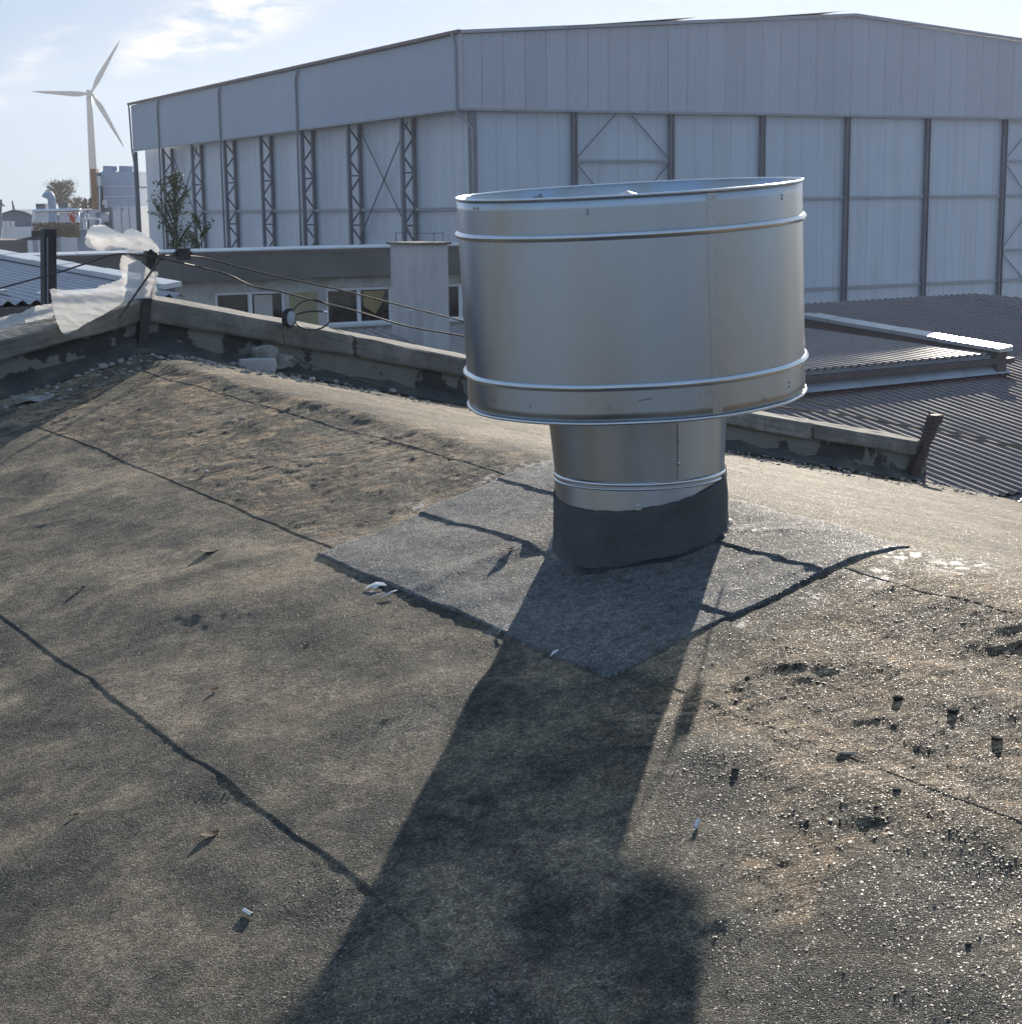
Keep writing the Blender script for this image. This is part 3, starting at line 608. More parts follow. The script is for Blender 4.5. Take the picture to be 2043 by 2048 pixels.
# shell: outer and inner skins
outer = [(RD, h) for h in np.linspace(0, 1, 22)]
inner = [(RD - .003, h) for h in np.linspace(1, 0, 12)]
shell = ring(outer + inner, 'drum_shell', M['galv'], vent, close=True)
for hc in (.165, .832):
    ring([(RD + .001, hc - .019), (RD + .007, hc - .014), (RD + .0105, hc - .004), (RD + .0100, hc + .004), (RD + .005, hc + .012), (RD + .001, hc + .015)], 'swage_bead', M['galv_bright'], vent)
def torus_prof(r, h, rad, n=8): return [(r + rad * cos(2 * pi * k / n), h + rad / DH * sin(2 * pi * k / n)) for k in range(n)]
ring(torus_prof(RD + .001, 0.0, .0042), 'rolled_rim', M['galv_bright'], vent, close=True)
ring(torus_prof(RD + .001, 1.0, .0036), 'rolled_rim', M['galv_bright'], vent, close=True)
# angles: camera sees a = -90 deg side (towards -y)
def ang_at(x, y=560):                                   # drum angle whose silhouette-projected point is at pixel x
    best = None
    for a in np.linspace(-pi, 0, 721):
        p = drum_pt(RD, a, .5); q = np.array([p @ RT, p @ UP, p @ fwd]); px = (1021.5 + FPX * q[0] / q[2]) / KD
        if best is None or abs(px - x) < best[0]: best = (abs(px - x), a)
    return best[1]
aseam = ang_at(1348)
def dome(mb, p, nrm, r):
    nrm = np.array(nrm) / np.linalg.norm(nrm); t = np.cross(nrm, [0, 0, 1.0]); t /= np.linalg.norm(t); b = np.cross(nrm, t); V = []
    for (rr3, hh3) in ((1, 0), (.75, .45)):
        for k in range(6): V.append(p + (t * cos(k * pi / 3) + b * sin(k * pi / 3)) * r * rr3 + nrm * r * hh3)
    V.append(p + nrm * r * .65); F = [(k, (k + 1) % 6, 6 + (k + 1) % 6, 6 + k) for k in range(6)] + [(6 + k, 6 + (k + 1) % 6, 12) for k in range(6)]
    mb.add(V, F)
mbr = MB()
for i, h in enumerate(np.linspace(.03, .97, 24)):
    if abs(h - .165) < .03 or abs(h - .832) < .03: continue
    a = aseam + (.011 if i % 2 else -.011); p = drum_pt(RD, a, h); dome(mbr, p, ex_ * cos(a) + ey_ * sin(a), .0026)
for x, h in ((905, .965), (912, .965), (1115, .93), (1115, .945), (1478, .95), (1478, .935), (1484, .07), (1484, .09), (1140, .07), (1140, .085)):
    a = ang_at(x); p = drum_pt(RD, a, h); dome(mbr, p, ex_ * cos(a) + ey_ * sin(a), .004)
mbr.build('rivets', M['steelmid'], vent, kind='stuff')
# overlapping seam strip
mb = MB(); V = []; F = []
for i in range(3):
    a = aseam - .03 + .03 * i
    for j in range(23): V.append(drum_pt(RD + (.0006 if i < 2 else .0002), a, .012 + .976 * j / 22))
for i in range(2):
    for j in range(22): F.append((i * 23 + j, (i + 1) * 23 + j, (i + 1) * 23 + j + 1, i * 23 + j + 1))
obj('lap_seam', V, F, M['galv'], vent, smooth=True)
# handling scratches on the lower band
mb = MB()
for x, h, w, hh_ in ((1213, .098, .030, .003), (1201, .095, .02, .0025), (925, .075, .004, .006), (893, .03, .003, .008), (990, .065, .005, .005), (1082, .012, .006, .004), (1437, .03, .004, .008), (1432, .05, .004, .002), (1313, .085, .003, .003), (1330, .105, .006, .002)):
    a = ang_at(x); V = [drum_pt(RD + .0009, a - w / RD / 2, h, 1), drum_pt(RD + .0009, a + w / RD / 2, h + .006, 1), drum_pt(RD + .0009, a + w / RD / 2, h + .006 + hh_ / DH, 1), drum_pt(RD + .0009, a - w / RD * .2, h + hh_ / DH * 1.4, 1)]
    mb.add(V, [(0, 1, 2, 3)])
mb.build('scratch_marks', M['steelgrey'], vent)
# inside the drum: cap cone on struts, straps to the shell
capc = atd(1187, 362, DV + .02)
cone_c = DB + ax * (DH * .80); apex = cone_c + ax * (np.dot(np.array(capc) - cone_c, ax) + .006)
V = [apex]; F = []
for i in range(40): a = 2 * pi * i / 40; V.append(cone_c + ex_ * .31 * cos(a) + ey_ * .31 * sin(a))
for i in range(40): a = 2 * pi * i / 40; V.append(cone_c - ax * .03 + ex_ * .305 * cos(a) + ey_ * .305 * sin(a))
for i in range(40): j = (i + 1) % 40; F.append((0, 1 + i, 1 + j)); F.append((1 + i, 41 + i, 41 + j, 1 + j))
obj('rain_cap', V, F, M['galv'], vent, smooth=False)
for x in (1040, 1300, 1440, 940):
    # straps on the far inner wall
    a = -ang_at(x); p0 = drum_pt(RD - .006, a, .86, 0); p1 = drum_pt(RD - .006, a, .975, 0); tdir = -ex_ * sin(a) + ey_ * cos(a)
    if x == 1040:
        mb = MB(); mb.bar(p0, p1, .016, .004, up=tdir); mb.bar(p1 - ax * .012, p1 - ax * .012 + tdir * .02, .012, .012)
        mb.build('strap', M['steelmid'], vent)
    mb = MB(); mb.bar(drum_pt(RD - .006, a, .60, 0), drum_pt(.30, a, .78, 0), .02, .004, up=ax); mb.build('stay_bar', M['galv'], vent)
mb = MB(); a1 = drum_pt(RD - .005, radians(200), .6, 0)
# neck: flares upward into the drum
def lathe_v(prof, name, m, parent, cx=rc[0], cy=rc[1], n=96, smooth=True, shift=0.0, wb=0):
    V = []; F = []; P_ = len(prof); prof = [(r * VS, z * VS) for (r, z) in prof]
    for i in range(n):
        a = 2 * pi * i / n
        for (r, z) in prof:
            q = r + wb * (.0018 * sin(4 * a + .6) + .0012 * sin(9 * a)); V.append((cx + shift * (z + .7 * VS) + q * cos(a), cy + q * sin(a), z + .02 * q * cos(a)))
    for i in range(n):
        j = (i + 1) % n
        for k in range(P_ - 1): F.append((i * P_ + k, j * P_ + k, j * P_ + k + 1, i * P_ + k + 1))
    return obj(name, V, F, m, parent, smooth=smooth)
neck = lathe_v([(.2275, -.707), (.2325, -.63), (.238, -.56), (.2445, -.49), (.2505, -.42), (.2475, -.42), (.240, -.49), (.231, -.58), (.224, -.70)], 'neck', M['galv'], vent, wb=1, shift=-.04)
lathe_v([(.2285, -.715), (.2315, -.7125), (.2325, -.709), (.2315, -.7055), (.229, -.703)], 'neck_ring', M['galv_bright'], vent)
lathe_v([(.2285, -.7175), (.2315, -.7195), (.232, -.722), (.229, -.725)], 'neck_ring', M['galv_bright'], vent)
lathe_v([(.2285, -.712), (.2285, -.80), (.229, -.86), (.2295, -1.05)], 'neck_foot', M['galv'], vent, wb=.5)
# seam line, screws and clip on the neck
def neck_pt(x, z, r=.2285):
    r *= VS; z *= VS
    best = None
    for a in np.linspace(-pi, 0, 721):
        p = np.array([rc[0] + r * cos(a), rc[1] + r * sin(a), z]); q = np.array([p @ RT, p @ UP, p @ fwd]); px = (1021.5 + FPX * q[0] / q[2]) / KD
        if best is None or abs(px - x) < best[0]: best = (abs(px - x), a, p)
    return best[1], best[2]
a, _ = neck_pt(1278, -.6, .232); V = []; F = []
for i, z in enumerate(np.linspace(-.70, -.47, 12)):
    r0 = .2275 + (z + .707) * .078 + .0018 * sin(4 * a + .6) + .0012 * sin(9 * a)
    for da, dr in ((0, .0008), (.012, .0008), (.05, .0002)): V.append((rc[0] + VS * (-.04 * (z + .7) + (r0 + dr) * cos(a + da)), rc[1] + VS * (r0 + dr) * sin(a + da), VS * (z + .02 * r0 * cos(a))))
for i in range(11):
    for k in range(2): F.append((i * 3 + k, i * 3 + k + 1, (i + 1) * 3 + k + 1, (i + 1) * 3 + k))
obj('neck_seam', V, F, M['galv'], vent)
mb = MB()
for z, x in ((-.595, 1281), (-.655, 1280)):
    aa, p = neck_pt(x, z, .2275 + (z + .707) * .078 + .003); dome(mb, p, (cos(aa), sin(aa), 0), .0055)
mb.build('screw_head', M['galv_bright'], vent)
aa, p = neck_pt(1203, -.755, .2305); t_ = np.array([-sin(aa), cos(aa), 0]); nr = np.array([cos(aa), sin(aa), 0])
mb = MB(); mb.box(p - t_ * .0095 - np.array([0, 0, .02]), t_ * .019, nr * .0022, (0, 0, .042)); cb = mb.build('clip_plate', M['galv'], vent)
mb = MB(); dome(mb, p + nr * .0025 - np.array([0, 0, .008]), nr, .0042); mb.build('clip_screw', M['galv_bright'], cb)
# felt collar: torn top edge runs obliquely, foot follows the slope
pts_c = [(1050, 925, 180), (1200, 957, -93), (1366, 882, -8)]
zl = atd(1050, 925, DV)[2]; zf = atd(1200, 957, DV - .233)[2]; zr = atd(1366, 882, DV - .03)[2]
kx = (zr - zl) / 2; kz = (zr + zl) / 2; ky = kz - zf       # z = kz + kx cos a + ky sin a
V = []; F = []; NC = 120; K = 12
for i in range(NC):
    a = 2 * pi * i / NC; zt = kz + kx * cos(a) + ky * sin(a) + .004 * float(fbm(np.array(a * 5), np.array(.5), 4, 130))
    for k in range(K + 1):
        t = k / K; r = .2325 * VS + .004 * t + .006 * t ** 6 + .0042 * float(fbm(np.array(a * 3), np.array(t * 2.2), 4, 131)) + .0025 * (abs(a - 4.35) < .25) + (.004 * sstep(.5, 1, cos(a)) * t)
        P2 = np.array([rc[0] + r * cos(a), rc[1] + r * sin(a)]); u, v = P2 @ AH, P2 @ BH; zb = float(ztop(np.array(u), np.array(v))) - .012
        V.append((P2[0], P2[1], zt * (1 - t) + zb * t))
    V.append((rc[0] + .229 * VS * cos(a), rc[1] + .229 * VS * sin(a), zt - .001))
for i in range(NC):
    j = (i + 1) % NC
    for k in range(K): F.append((i * (K + 2) + k, j * (K + 2) + k, j * (K + 2) + k + 1, i * (K + 2) + k + 1)[::-1])
    F.append((i * (K + 2), j * (K + 2), j * (K + 2) + K + 1, i * (K + 2) + K + 1))
obj('felt_collar', V, F, M['collar'], vent, smooth=True)
# bitumen squeezed out round the foot
V = []; F = []
for i in range(NC):
    a = 2 * pi * i / NC; q = .012 + .022 * max(0, float(fbm(np.array(a * 3.2), np.array(.2), 3, 140)) + .1)
    for k, r in enumerate((.241, .241 + q * .5, .241 + q)):
        P2 = np.array([rc[0] + r * cos(a), rc[1] + r * sin(a)]); u, v = P2 @ AH, P2 @ BH; V.append((P2[0], P2[1], float(ztop(np.array(u), np.array(v))) + (.010, .006, -.002)[k]))
for i in range(NC):
    j = (i + 1) % NC
    for k in range(2): F.append((i * 3 + k, i * 3 + k + 1, j * 3 + k + 1, j * 3 + k))
M['bitumen'] = mat('wet_bitumen', [(0.012, 0.012, 0.014), (0.03, 0.03, 0.032)], 0.35, scale=30, bump=.4, bscale=60, bdist=.003)
obj('bitumen_bead', V, F, M['bitumen'], vent, smooth=True)
# counterweight hanging behind the drum (its shadow falls beside the neck's)
cw = np.array([.765, 4.96, -.505])
mb = MB(); mb.box(cw + np.array([-.017, -.015, -.026]), (.034, 0, 0), (0, .03, 0), (0, 0, .038)); mb.build('counterweight', M['rust'], vent)
mb = MB(); mb.tube([cw + np.array([0, 0, -.02]), cw + np.array([-.002, 0, -.10])], .003, 6); mb.build('counterweight_rod', M['rust'], vent)
mb = MB(); mb.tube([cw + np.array([0, 0, .008]), drum_pt(RD, radians(52), .12)], .003, 6); mb.build('counterweight_arm', M['galv'], vent)

# ================================================================== posts, cables and plastic on the parapet
def post_pts(x0, y0, x1, y1, u): return upl(x0, y0, u), upl(x1, y1, u)
# hollow square post on the left
b_, t_p = upl(92, 578, 8.22), upl(91, 432, 8.22)
p1 = thing('square_post', 'dark hollow square steel post standing upright at the far left of the parapet', 'post', b_)
mb = MB(); W_ = .062; tdir = np.array([BH[0], BH[1], 0]); adir = np.array([AH[0], AH[1], 0]); dd = np.array(t_p) - np.array(b_)
for sgn in (-1, 1):
    mb.box(np.array(b_) + tdir * sgn * (W_ / 2 - .002) - adir * W_ / 2 - tdir * .002, tdir * .004, adir * W_, dd); mb.box(np.array(b_) + adir * sgn * (W_ / 2 - .002) - tdir * (W_ / 2 - .0041) - adir * .002, tdir * (W_ - .0082), adir * .004, dd)
mb.build('tube', M['steel_dark'], p1)
mb = MB(); mb.tube([np.array(b_) - tdir * .017 - adir * .036, np.array(b_) - tdir * .017 - adir * .036 + dd * .90], .004, 6); mb.build('conduit', M['steelgrey'], p1)
mb = MB(); mb.box(np.array(b_) - tdir * .05 - adir * .05 - np.array([0, 0, .012]), tdir * .1, adir * .1, (0, 0, .012)); mb.build('base_plate', M['steelmid'], p1)
# corner post at the gable peak
cb_, ct_ = upl(266, 655, 8.075), upl(283, 474, 8.075)
p2 = thing('corner_post', 'dark steel post at the parapet peak with plastic sheet wrapped round it', 'post', cb_)
mb = MB(); mb.bar(cb_, ct_, .05, .05, up=(AH[0], AH[1], 0)); mb.build('shaft', M['steel_dark'], p2)
hk = [upl(283, 474, 8.05), upl(290, 470, 8.03), upl(297, 482, 8.02), upl(306, 484, 8.0)]
mb = MB(); mb.tube(spline(hk, 4), .009, 6); mb.tube([upl(296, 489, 8.0), upl(306, 485, 7.99)], .016, 6); mb.build('hook', M['steel_dark'], p2)
mb = MB(); mb.tube([upl(303, 487, 7.90), upl(224, 600, 7.85)], .0055, 6)
tag(mb.build('steel_rod', M['rust']), 'thin straight rod leaning from the plastic-wrapped corner post over the sheet', 'rod')
# threaded post on the right end
rb_, rt_ = upl(1716, 905, 8.06), upl(1762, 790, 8.06)
p3 = thing('leaning_post', 'rusty notched steel post leaning right at the parapet end beside the brown roof', 'post', rb_)
mb = MB(); mb.bar(rb_, rt_, .062, .05, up=(AH[0], AH[1], 0)); mb.build('shaft', M['rust'], p3)
mb = MB(); rb_, rt_ = np.array(rb_), np.array(rt_)
for i in range(17):
    q = rb_ + (rt_ - rb_) * (.08 + .055 * i); ddn = (rt_ - rb_) / np.linalg.norm(rt_ - rb_); mb.bar(q, q + ddn * .014, .082, .064, up=(AH[0], AH[1], 0))
mb.build('notches', M['rust'], p3)
mb = MB(); mb.box(rt_ - tdir * .05 - adir * .04 - np.array([0, 0, .03]), tdir * .085, adir * .08, (.01, 0, .06)); mb.tube([rt_ + np.array([-.03, 0, 0]), rt_ + np.array([-.045, 0, .06])], .006, 5); mb.build('clamp', M['rust'], p3)
# cables
def cable(name, pts, r, m, label, cat='cable', group=None, n=8):
    mb = MB(); mb.tube(spline(pts, n), r, 6); return tag(mb.build(name, m, smooth=True), label, cat, group)
c4 = lambda x, y: ((x / 3.441 + 400) / KD, (y / 3.441 + 450) / KD)
c2 = lambda x, y: ((x / 3.706) / KD, (y / 3.706 + 420) / KD)
cr2 = lambda x, y: ((x / 3.196 + 1440) / KD, (y / 3.196 + 760) / KD)
cable('overhead_cable', [upl(306, 482, 8.0)] + [upl(*c4(x, y), 8.2) for x, y in ((0, 220), (250, 285), (500, 345), (750, 400), (1000, 455), (1350, 545), (1790, 655), (2300, 790))], .0045, M['cable'], 'upper black cable running from the corner post right behind the drum cowl')
cable('overhead_cable', [upl(306, 488, 8.0)] + [upl(*c4(x, y), 8.15) for x, y in ((0, 290), (200, 345), (360, 420), (560, 460), (770, 515), (1100, 600), (1420, 695), (1790, 760), (2300, 850))], .0050, M['cable'], 'lower black cable from the corner post passing through the cable coil')
cable('overhead_cable', [upl(300, 486, 8.0)] + [upl(*c2(x, y), 8.0) for x, y in ((870, 325), (640, 395), (420, 465), (200, 525), (0, 580), (-300, 670))], .0045, M['cable'], 'black cable running left from the corner post across the square post')
cable('overhead_cable', [upl(*cr2(x, y), 8.35) for x, y in ((-200, 140), (270, 165), (600, 200), (900, 240), (1330, 322), (1600, 378), (2100, 465))], .007, M['cable_tan'], 'tan cable crossing in front of the leaning post above the parapet')
cable('overhead_cable', [upl(*cr2(x, y), 8.9) for x, y in ((200, 40), (460, 115), (800, 190), (1000, 262), (1250, 302), (1600, 352), (2100, 470))], .006, M['cable_tan'], 'thinner cable sagging above the brown corrugated roof beyond the parapet')
mb = MB(); q = np.array(upl(345, 478, 8.1)); mb.box(q - tdir * .033 - adir * .02 - np.array([0, 0, .033]), tdir * .066, adir * .04, (0, 0, .06)); mb.bar(q - tdir * .05, q + tdir * .05, .016, .02)
tag(mb.build('junction_box', M['steel_dark']), 'small black junction box clipped on the cable right of the corner post', 'junction box')
coil_c = c4(775, 615); lp = []
for i in range(41):
    a = 2 * pi * i / 40 * 1.0 + pi * .95; lp.append(upl(*c4(772 + 134 * cos(a), 617 - 104 * sin(a)), 8.02 + .02 * sin(a)))
coil = thing('cable_coil', 'loop of black cable hanging on the parapet coping in front of the windows', 'cable coil', upl(*c4(640, 700), 8.02))
mb = MB(); mb.tube(lp, .0045, 6); mb.build('loop', M['cable'], coil, smooth=True)
mb = MB(); mb.tube(spline([upl(*c4(x, y), 8.0) for x, y in ((640, 625), (700, 602), (780, 592), (840, 596), (872, 602))], 6), .0055, 6); mb.build('loose_end', M['cable'], coil, smooth=True)
mb = MB(); mb.tube([upl(*c4(845, 597), 7.99), upl(*c4(876, 603), 7.99)], .009, 8); mb.build('connector', M['galv_bright'], coil)
q = np.array(upl(*c4(610, 640), 8.0)); mb = MB()
Vv, Ff = rough_block(q - tdir * .038 - adir * .03 - np.array([0, 0, .05]), tdir * .076, adir * .055, (0, 0, .10), .006, 33, .018, 2); obj('clamp_body', Vv, Ff, M['steel_dark'], coil, smooth=True)
Vv, Ff = rough_block(q - tdir * .026 - adir * .042 - np.array([0, 0, .038]), tdir * .045, adir * .014, (0, 0, .075), .003, 34, .01, 2); obj('clamp_face', Vv, Ff, M['boxwall'], coil, smooth=True)
dn = [upl(*c4(590, 690), 8.0), upl(*c4(572, 760), 8.0), upl(*c4(600, 850), 8.02), upl(*c4(680, 920), 8.02), upl(*c4(770, 965), 8.0), upl(*c4(900, 1005), 7.98), upl(*c4(1080, 1060), 7.97), upl(*c4(1250, 1108), 7.96), upl(*c4(1350, 1145), 7.94), upl(*c4(1395, 1195), 7.9)]
cable('hanging_cable', dn, .0045, M['cable_tan'], 'tan cable dropping from the coil clamp and trailing along the parapet foot')

# plastic sheet ------------------------------------------------------
def inpoly(x, y, P):
    c = False; j = len(P) - 1
    for i in range(len(P)):
        if (P[i][1] > y) != (P[j][1] > y) and x < (P[j][0] - P[i][0]) * (y - P[i][1]) / (P[j][1] - P[i][1] + 1e-9) + P[i][0]: c = not c
        j = i
    return c
def drape(name, poly, ufun, parent, step=13, seed=0, edge=4):
    # triangulated crumpled sheet inside an outline (pixels) lying near the plane u = ufun(x, y)
    from mathutils.geometry import delaunay_2d_cdt
    rg = random.Random(seed); B = []
    n = len(poly)
    for i in range(n):
        a, b = poly[i], poly[(i + 1) % n]; L_ = hypot(b[0] - a[0], b[1] - a[1]); k = max(1, int(L_ / step))
        for j in range(k): t = j / k; B.append((a[0] + (b[0] - a[0]) * t + rg.uniform(-edge, edge) * (.3 + .7 * (j > 0)), a[1] + (b[1] - a[1]) * t + rg.uniform(-edge, edge) * (.3 + .7 * (j > 0))))
    pts = [Vector(p) for p in B]; nb = len(B)
    xs = [p[0] for p in poly]; ys = [p[1] for p in poly]; x = min(xs)
    while x < max(xs):
        y = min(ys)
        while y < max(ys):
            px, py = x + rg.uniform(-4, 4), y + rg.uniform(-4, 4)
            if inpoly(px, py, B): pts.append(Vector((px, py)))
            y += step
        x += step
    vo, eo, fo, *_ = delaunay_2d_cdt(pts, [(i, (i + 1) % nb) for i in range(nb)], [list(range(nb))], 1, 1e-4)
    V = [upl(*c2(p.x, p.y), ufun(p.x, p.y)) for p in vo]
    return V, [tuple(f) for f in fo]
def crumple(x, y, s, amp, stretch=(1, 1)):
    a = np.array(x / 210.0 * stretch[0] * s + y / 300.0); b = np.array(y / 110.0 * stretch[1] * s - x / 260.0)
    return .22 * amp * float(1.2 * np.abs(perlin(a, b, 150)) + .35 * np.abs(perlin(a * 2.3, b * 2.3, 151)) + .07 * perlin(a * 6, b * 6, 152))
bag = thing('plastic_sheet', 'crumpled translucent white plastic sheet wrapped on the corner post and blowing over the coping', 'plastic sheet', upl(240, 600, 8.0))
topbag = [(640, 185), (648, 150), (690, 112), (770, 108), (830, 140), (870, 165), (912, 176), (930, 150), (972, 134), (1050, 165), (1110, 205), (1165, 262), (1183, 295), (1160, 318), (1120, 290), (1062, 306), (1000, 318), (950, 312), (930, 300), (955, 282), (880, 276), (830, 292), (760, 300), (700, 290), (655, 275), (630, 250), (626, 235), (640, 215), (628, 200)]
bx = lambda x, y: .11 * max(0.0, 1 - ((x - 850) / 330) ** 2) * max(.15, 1 - ((y - 215) / 100) ** 2)
V, F = drape('a', topbag, lambda x, y: 7.98 - bx(x, y) - crumple(x, y, 1.0, .05, (.7, 1.6)), bag, seed=1, step=10); obj('billow', V, F, M['plastic'], bag, smooth=True)
V, F = drape('b', topbag, lambda x, y: 8.0 + bx(x, y) + crumple(x, y, 1.1, .04, (.8, 1.5)), bag, seed=1, step=14); obj('billow', V, F, M['plastic'], bag, smooth=True)
lower = [(905, 332), (885, 400), (890, 455), (905, 490), (880, 520), (800, 545), (735, 560), (700, 590), (650, 604), (560, 604), (470, 592), (400, 582), (362, 590), (378, 620), (385, 700), (400, 770), (430, 850), (455, 905), (490, 925), (560, 890), (640, 840), (740, 790), (850, 725), (900, 690), (960, 668), (1030, 655), (1105, 652), (1118, 600), (1140, 540), (1145, 480), (1130, 450), (1085, 420), (1040, 380), (985, 348), (950, 330)]
V, F = drape('c', lower, lambda x, y: 8.0 - .035 * sstep(620, 700, y) - crumple(x, y, 1.5, .035, (.5, 1.5)) - .03 * sstep(900, 1000, x) , bag, seed=3, step=10); obj('drape', V, F, M['plastic'], bag, smooth=True)
wrap = [np.array(upl(*c2(1106 - 11 * i / 10, 452 + 200 * i / 10), 8.075)) for i in range(11)]
mb = MB(); mb.tube(wrap, [.042 + .008 * sin(i * 2.1) for i in range(11)], 12, caps=False); mb.build('wrap', M['plastic'], bag, smooth=True)
lefts = [(-60, 830), (0, 800), (90, 770), (150, 762), (250, 715), (380, 690), (400, 770), (380, 800), (250, 820), (120, 850), (20, 880), (-60, 905)]
V, F = drape('d', lefts, lambda x, y: 8.04 - .06 * sstep(780, 830, y + x * .25 - 30) - crumple(x, y, 1.2, .03, (.6, 2)), bag, seed=5, step=12); obj('trailing_strip', V, F, M['plastic'], bag, smooth=True)

# ================================================================== rubble at the parapet foot
def lump(name, x, y, sx, sy, sz, m, seed, label=None, cat=None, group=None, at=None, rot=0.0, sink=.2, parent=None, jit=.25, bev=.2):
    if at is None: P, u, v = onroof(x, y)
    else: u, v = at; P = np.array(UV3(u, v, float(ztop(np.array(u), np.array(v)))))
    c, s = cos(rot), sin(rot); ex = np.array([c, s, 0]) * sx; ey = np.array([-s, c, 0]) * sy; ez = np.array([0, 0, sz])
    mn = min(sx, sy, sz)
    if name in ('dark_pebble', 'rubble_piece', 'white_crumb', 'tan_pebble'):
        rg5 = np.random.default_rng(seed); bm = bmesh.new(); bmesh.ops.create_icosphere(bm, subdivisions=2, radius=.5); fl = [rg5.normal(size=3) for _ in range(7)]
        V = []
        for q_ in bm.verts:
            p_ = np.array(q_.co); 
            for f_ in fl: f_ = f_ / np.linalg.norm(f_); d_ = p_ @ f_; p_ = p_ - f_ * max(0.0, d_ - .38)
            p_ = p_ * (1 + .10 * rg5.normal() * .5); V.append(P + ex * p_[0] + ey * p_[1] + ez * (p_[2] + .5 - sink))
        F = [tuple(q_.index for q_ in f_.verts) for f_ in bm.faces]; bm.free()
        return tag(obj(name, V, F, m, parent, smooth=False), label, cat, group)
    V, F = rough_block(P - ex / 2 - ey / 2 - ez * sink, ex, ey, ez, mn * jit, seed, mn * bev, 2)
    o = obj(name, V, F, m, parent, smooth=False)
    return tag(o, label, cat, group)
def foot(x, y):                            # pixel on the wall plane -> (u, v) just in front of the wall
    return vofp(upl(x, y, 8.0))
# bigger individual pieces
lump('broken_block', 0, 0, .20, .08, .075, M['brick'], 1, 'pale hollow block lying tilted at the parapet foot left of the cable', 'block', at=(7.93, foot(475, 695)), rot=radians(8), sink=.1, jit=.05, bev=.12)
lump('plaster_lump', 0, 0, .15, .05, .10, M['chip'], 2, 'left large slab of fallen plaster leaning on the parapet above the pale block', 'plaster slab', 'fallen plaster slabs', at=(8.02, foot(503, 675)), rot=radians(33), sink=-.35)
lump('plaster_lump', 0, 0, .13, .05, .08, M['chip'], 3, 'right slab of fallen plaster beside a bigger one under the hanging cable', 'plaster slab', 'fallen plaster slabs', at=(8.02, foot(535, 685)), rot=radians(33), sink=-.35)
for i, (x, y, s, lab) in enumerate([(632, 722, .07, 'rounded plaster lump in the gutter below the second window'), (652, 728, .05, 'small plaster lump right of a rounded one below the second window'), (740, 745, .09, 'broad flat plaster lump where the trailing cable ends'), (440, 700, .07, 'grey stone lump just left of the pale hollow block'), (555, 722, .08, 'flat plaster flake on the ridge right of the pale hollow block'), (210, 664, .07, 'round white lump by the parapet foot left of the corner post'), (195, 680, .09, 'crumpled white flake pile below the round white lump'), (228, 676, .08, 'white plaster flake nearest the corner post foot')]):
    if x > 285 or y > 0: lump('rubble_piece', 0, 0, s * .65, s * .5, s * .4, M['chip'], 20 + i, lab, 'rubble', 'larger rubble pieces', at=(7.9 if i != 4 else 7.7, vofp(upl(x, y, 7.9))), rot=i * 1.1, sink=.1)
lump('torn_flake', 0, 0, .2, .09, .02, M['chip'], 55, 'ragged white plaster flake lying at the far left below the wall', 'plaster flake', at=(7.72, vofp(upl(62, 708, 7.7))), rot=.6, sink=-.1, jit=.9)
# countless small chips
mbc = MB(); R3 = random.Random(9); nC = 0
for i in range(2300):
    v = R3.uniform(1.2, 8.9)
    if v > 4 and R3.random() < .45: continue
    d = R3.random() ** 1.9 * (.42 if v < 3.1 else .75 + .06 * (v - 3)); u = 7.98 - d
    if v < 3.1 and R3.random() < .35: continue
    s = R3.choice([.006, .008, .011, .014, .021]) * (1.0 if v < 4 else .8); z = float(zroof(np.array(u), np.array(v)))
    c0 = np.array(UV3(u, v, z + s * .1)); a = R3.random() * 6.3; V = []
    for kk in range(5): V.append(c0 + np.array([cos(a + kk * 1.256) * s * R3.uniform(.6, 1.1), sin(a + kk * 1.256) * s * R3.uniform(.4, .9), R3.uniform(-.2, .1) * s]))
    tp = [c0 + np.array([(V[kk][0] - c0[0]) * .6, (V[kk][1] - c0[1]) * .6, s * R3.uniform(.25, .5)]) for kk in range(5)]
    mbc.add(V + tp, [(kk, (kk + 1) % 5, 5 + (kk + 1) % 5, 5 + kk) for kk in range(5)] + [(5, 6, 7, 8, 9)])
tag(mbc.build('rubble_chips', M['chip'], kind='stuff'), 'countless small plaster chips strewn along the parapet foot', 'rubble')

# ================================================================== litter on the near roof
L_ = [('tan_pebble', 1597, 1427, .048, .020, .008, 'tanstone', 'flat tan stone on the right of the roof casting a square shadow', 'stone', -.6),
      ('dark_pebble', 1692, 1322, .028, .024, .009, 'pebble', 'round dark pebble on the right, left of another one', 'pebble', .2),
      ('dark_pebble', 1797, 1344, .033, .026, .010, 'pebble', 'round dark pebble on the right, the larger of the upper pair', 'pebble', .2),
      ('dark_pebble', 1879, 1396, .03, .022, .009, 'pebble', 'dark pebble with pale top close to the right edge of the roof', 'pebble', .2),
      ('dark_pebble', 1690, 1507, .018, .015, .007, 'pebble', 'small dark pebble below the flat tan stone', 'pebble', .1),
      ('dark_pebble', 1652, 1540, .013, .011, .005, 'pebble', 'tiny dark pebble in the middle of the sunlit granules', 'pebble', .1),
      ('dark_pebble', 1410, 1278, .013, .012, .005, 'pebble', 'black crumb just off the felt patch near its lower right edge', 'pebble', .1),
      ('dark_pebble', 1825, 1795, .013, .012, .005, 'pebble', 'small dark pebble at the lower right of the roof', 'pebble', .1),
      ('dark_pebble', 1387, 1464, .018, .013, .006, 'pebble', 'dark crumb right of the narrow blob shadow', 'pebble', .1)]
for i, (nm, x, y, a, b, c, mm, lab, cat, sk) in enumerate(L_): lump(nm, x, y, a, b, c, M[mm], 200 + i, lab, cat, rot=i * .7 - .2, sink=.35 if nm == 'dark_pebble' else .2)
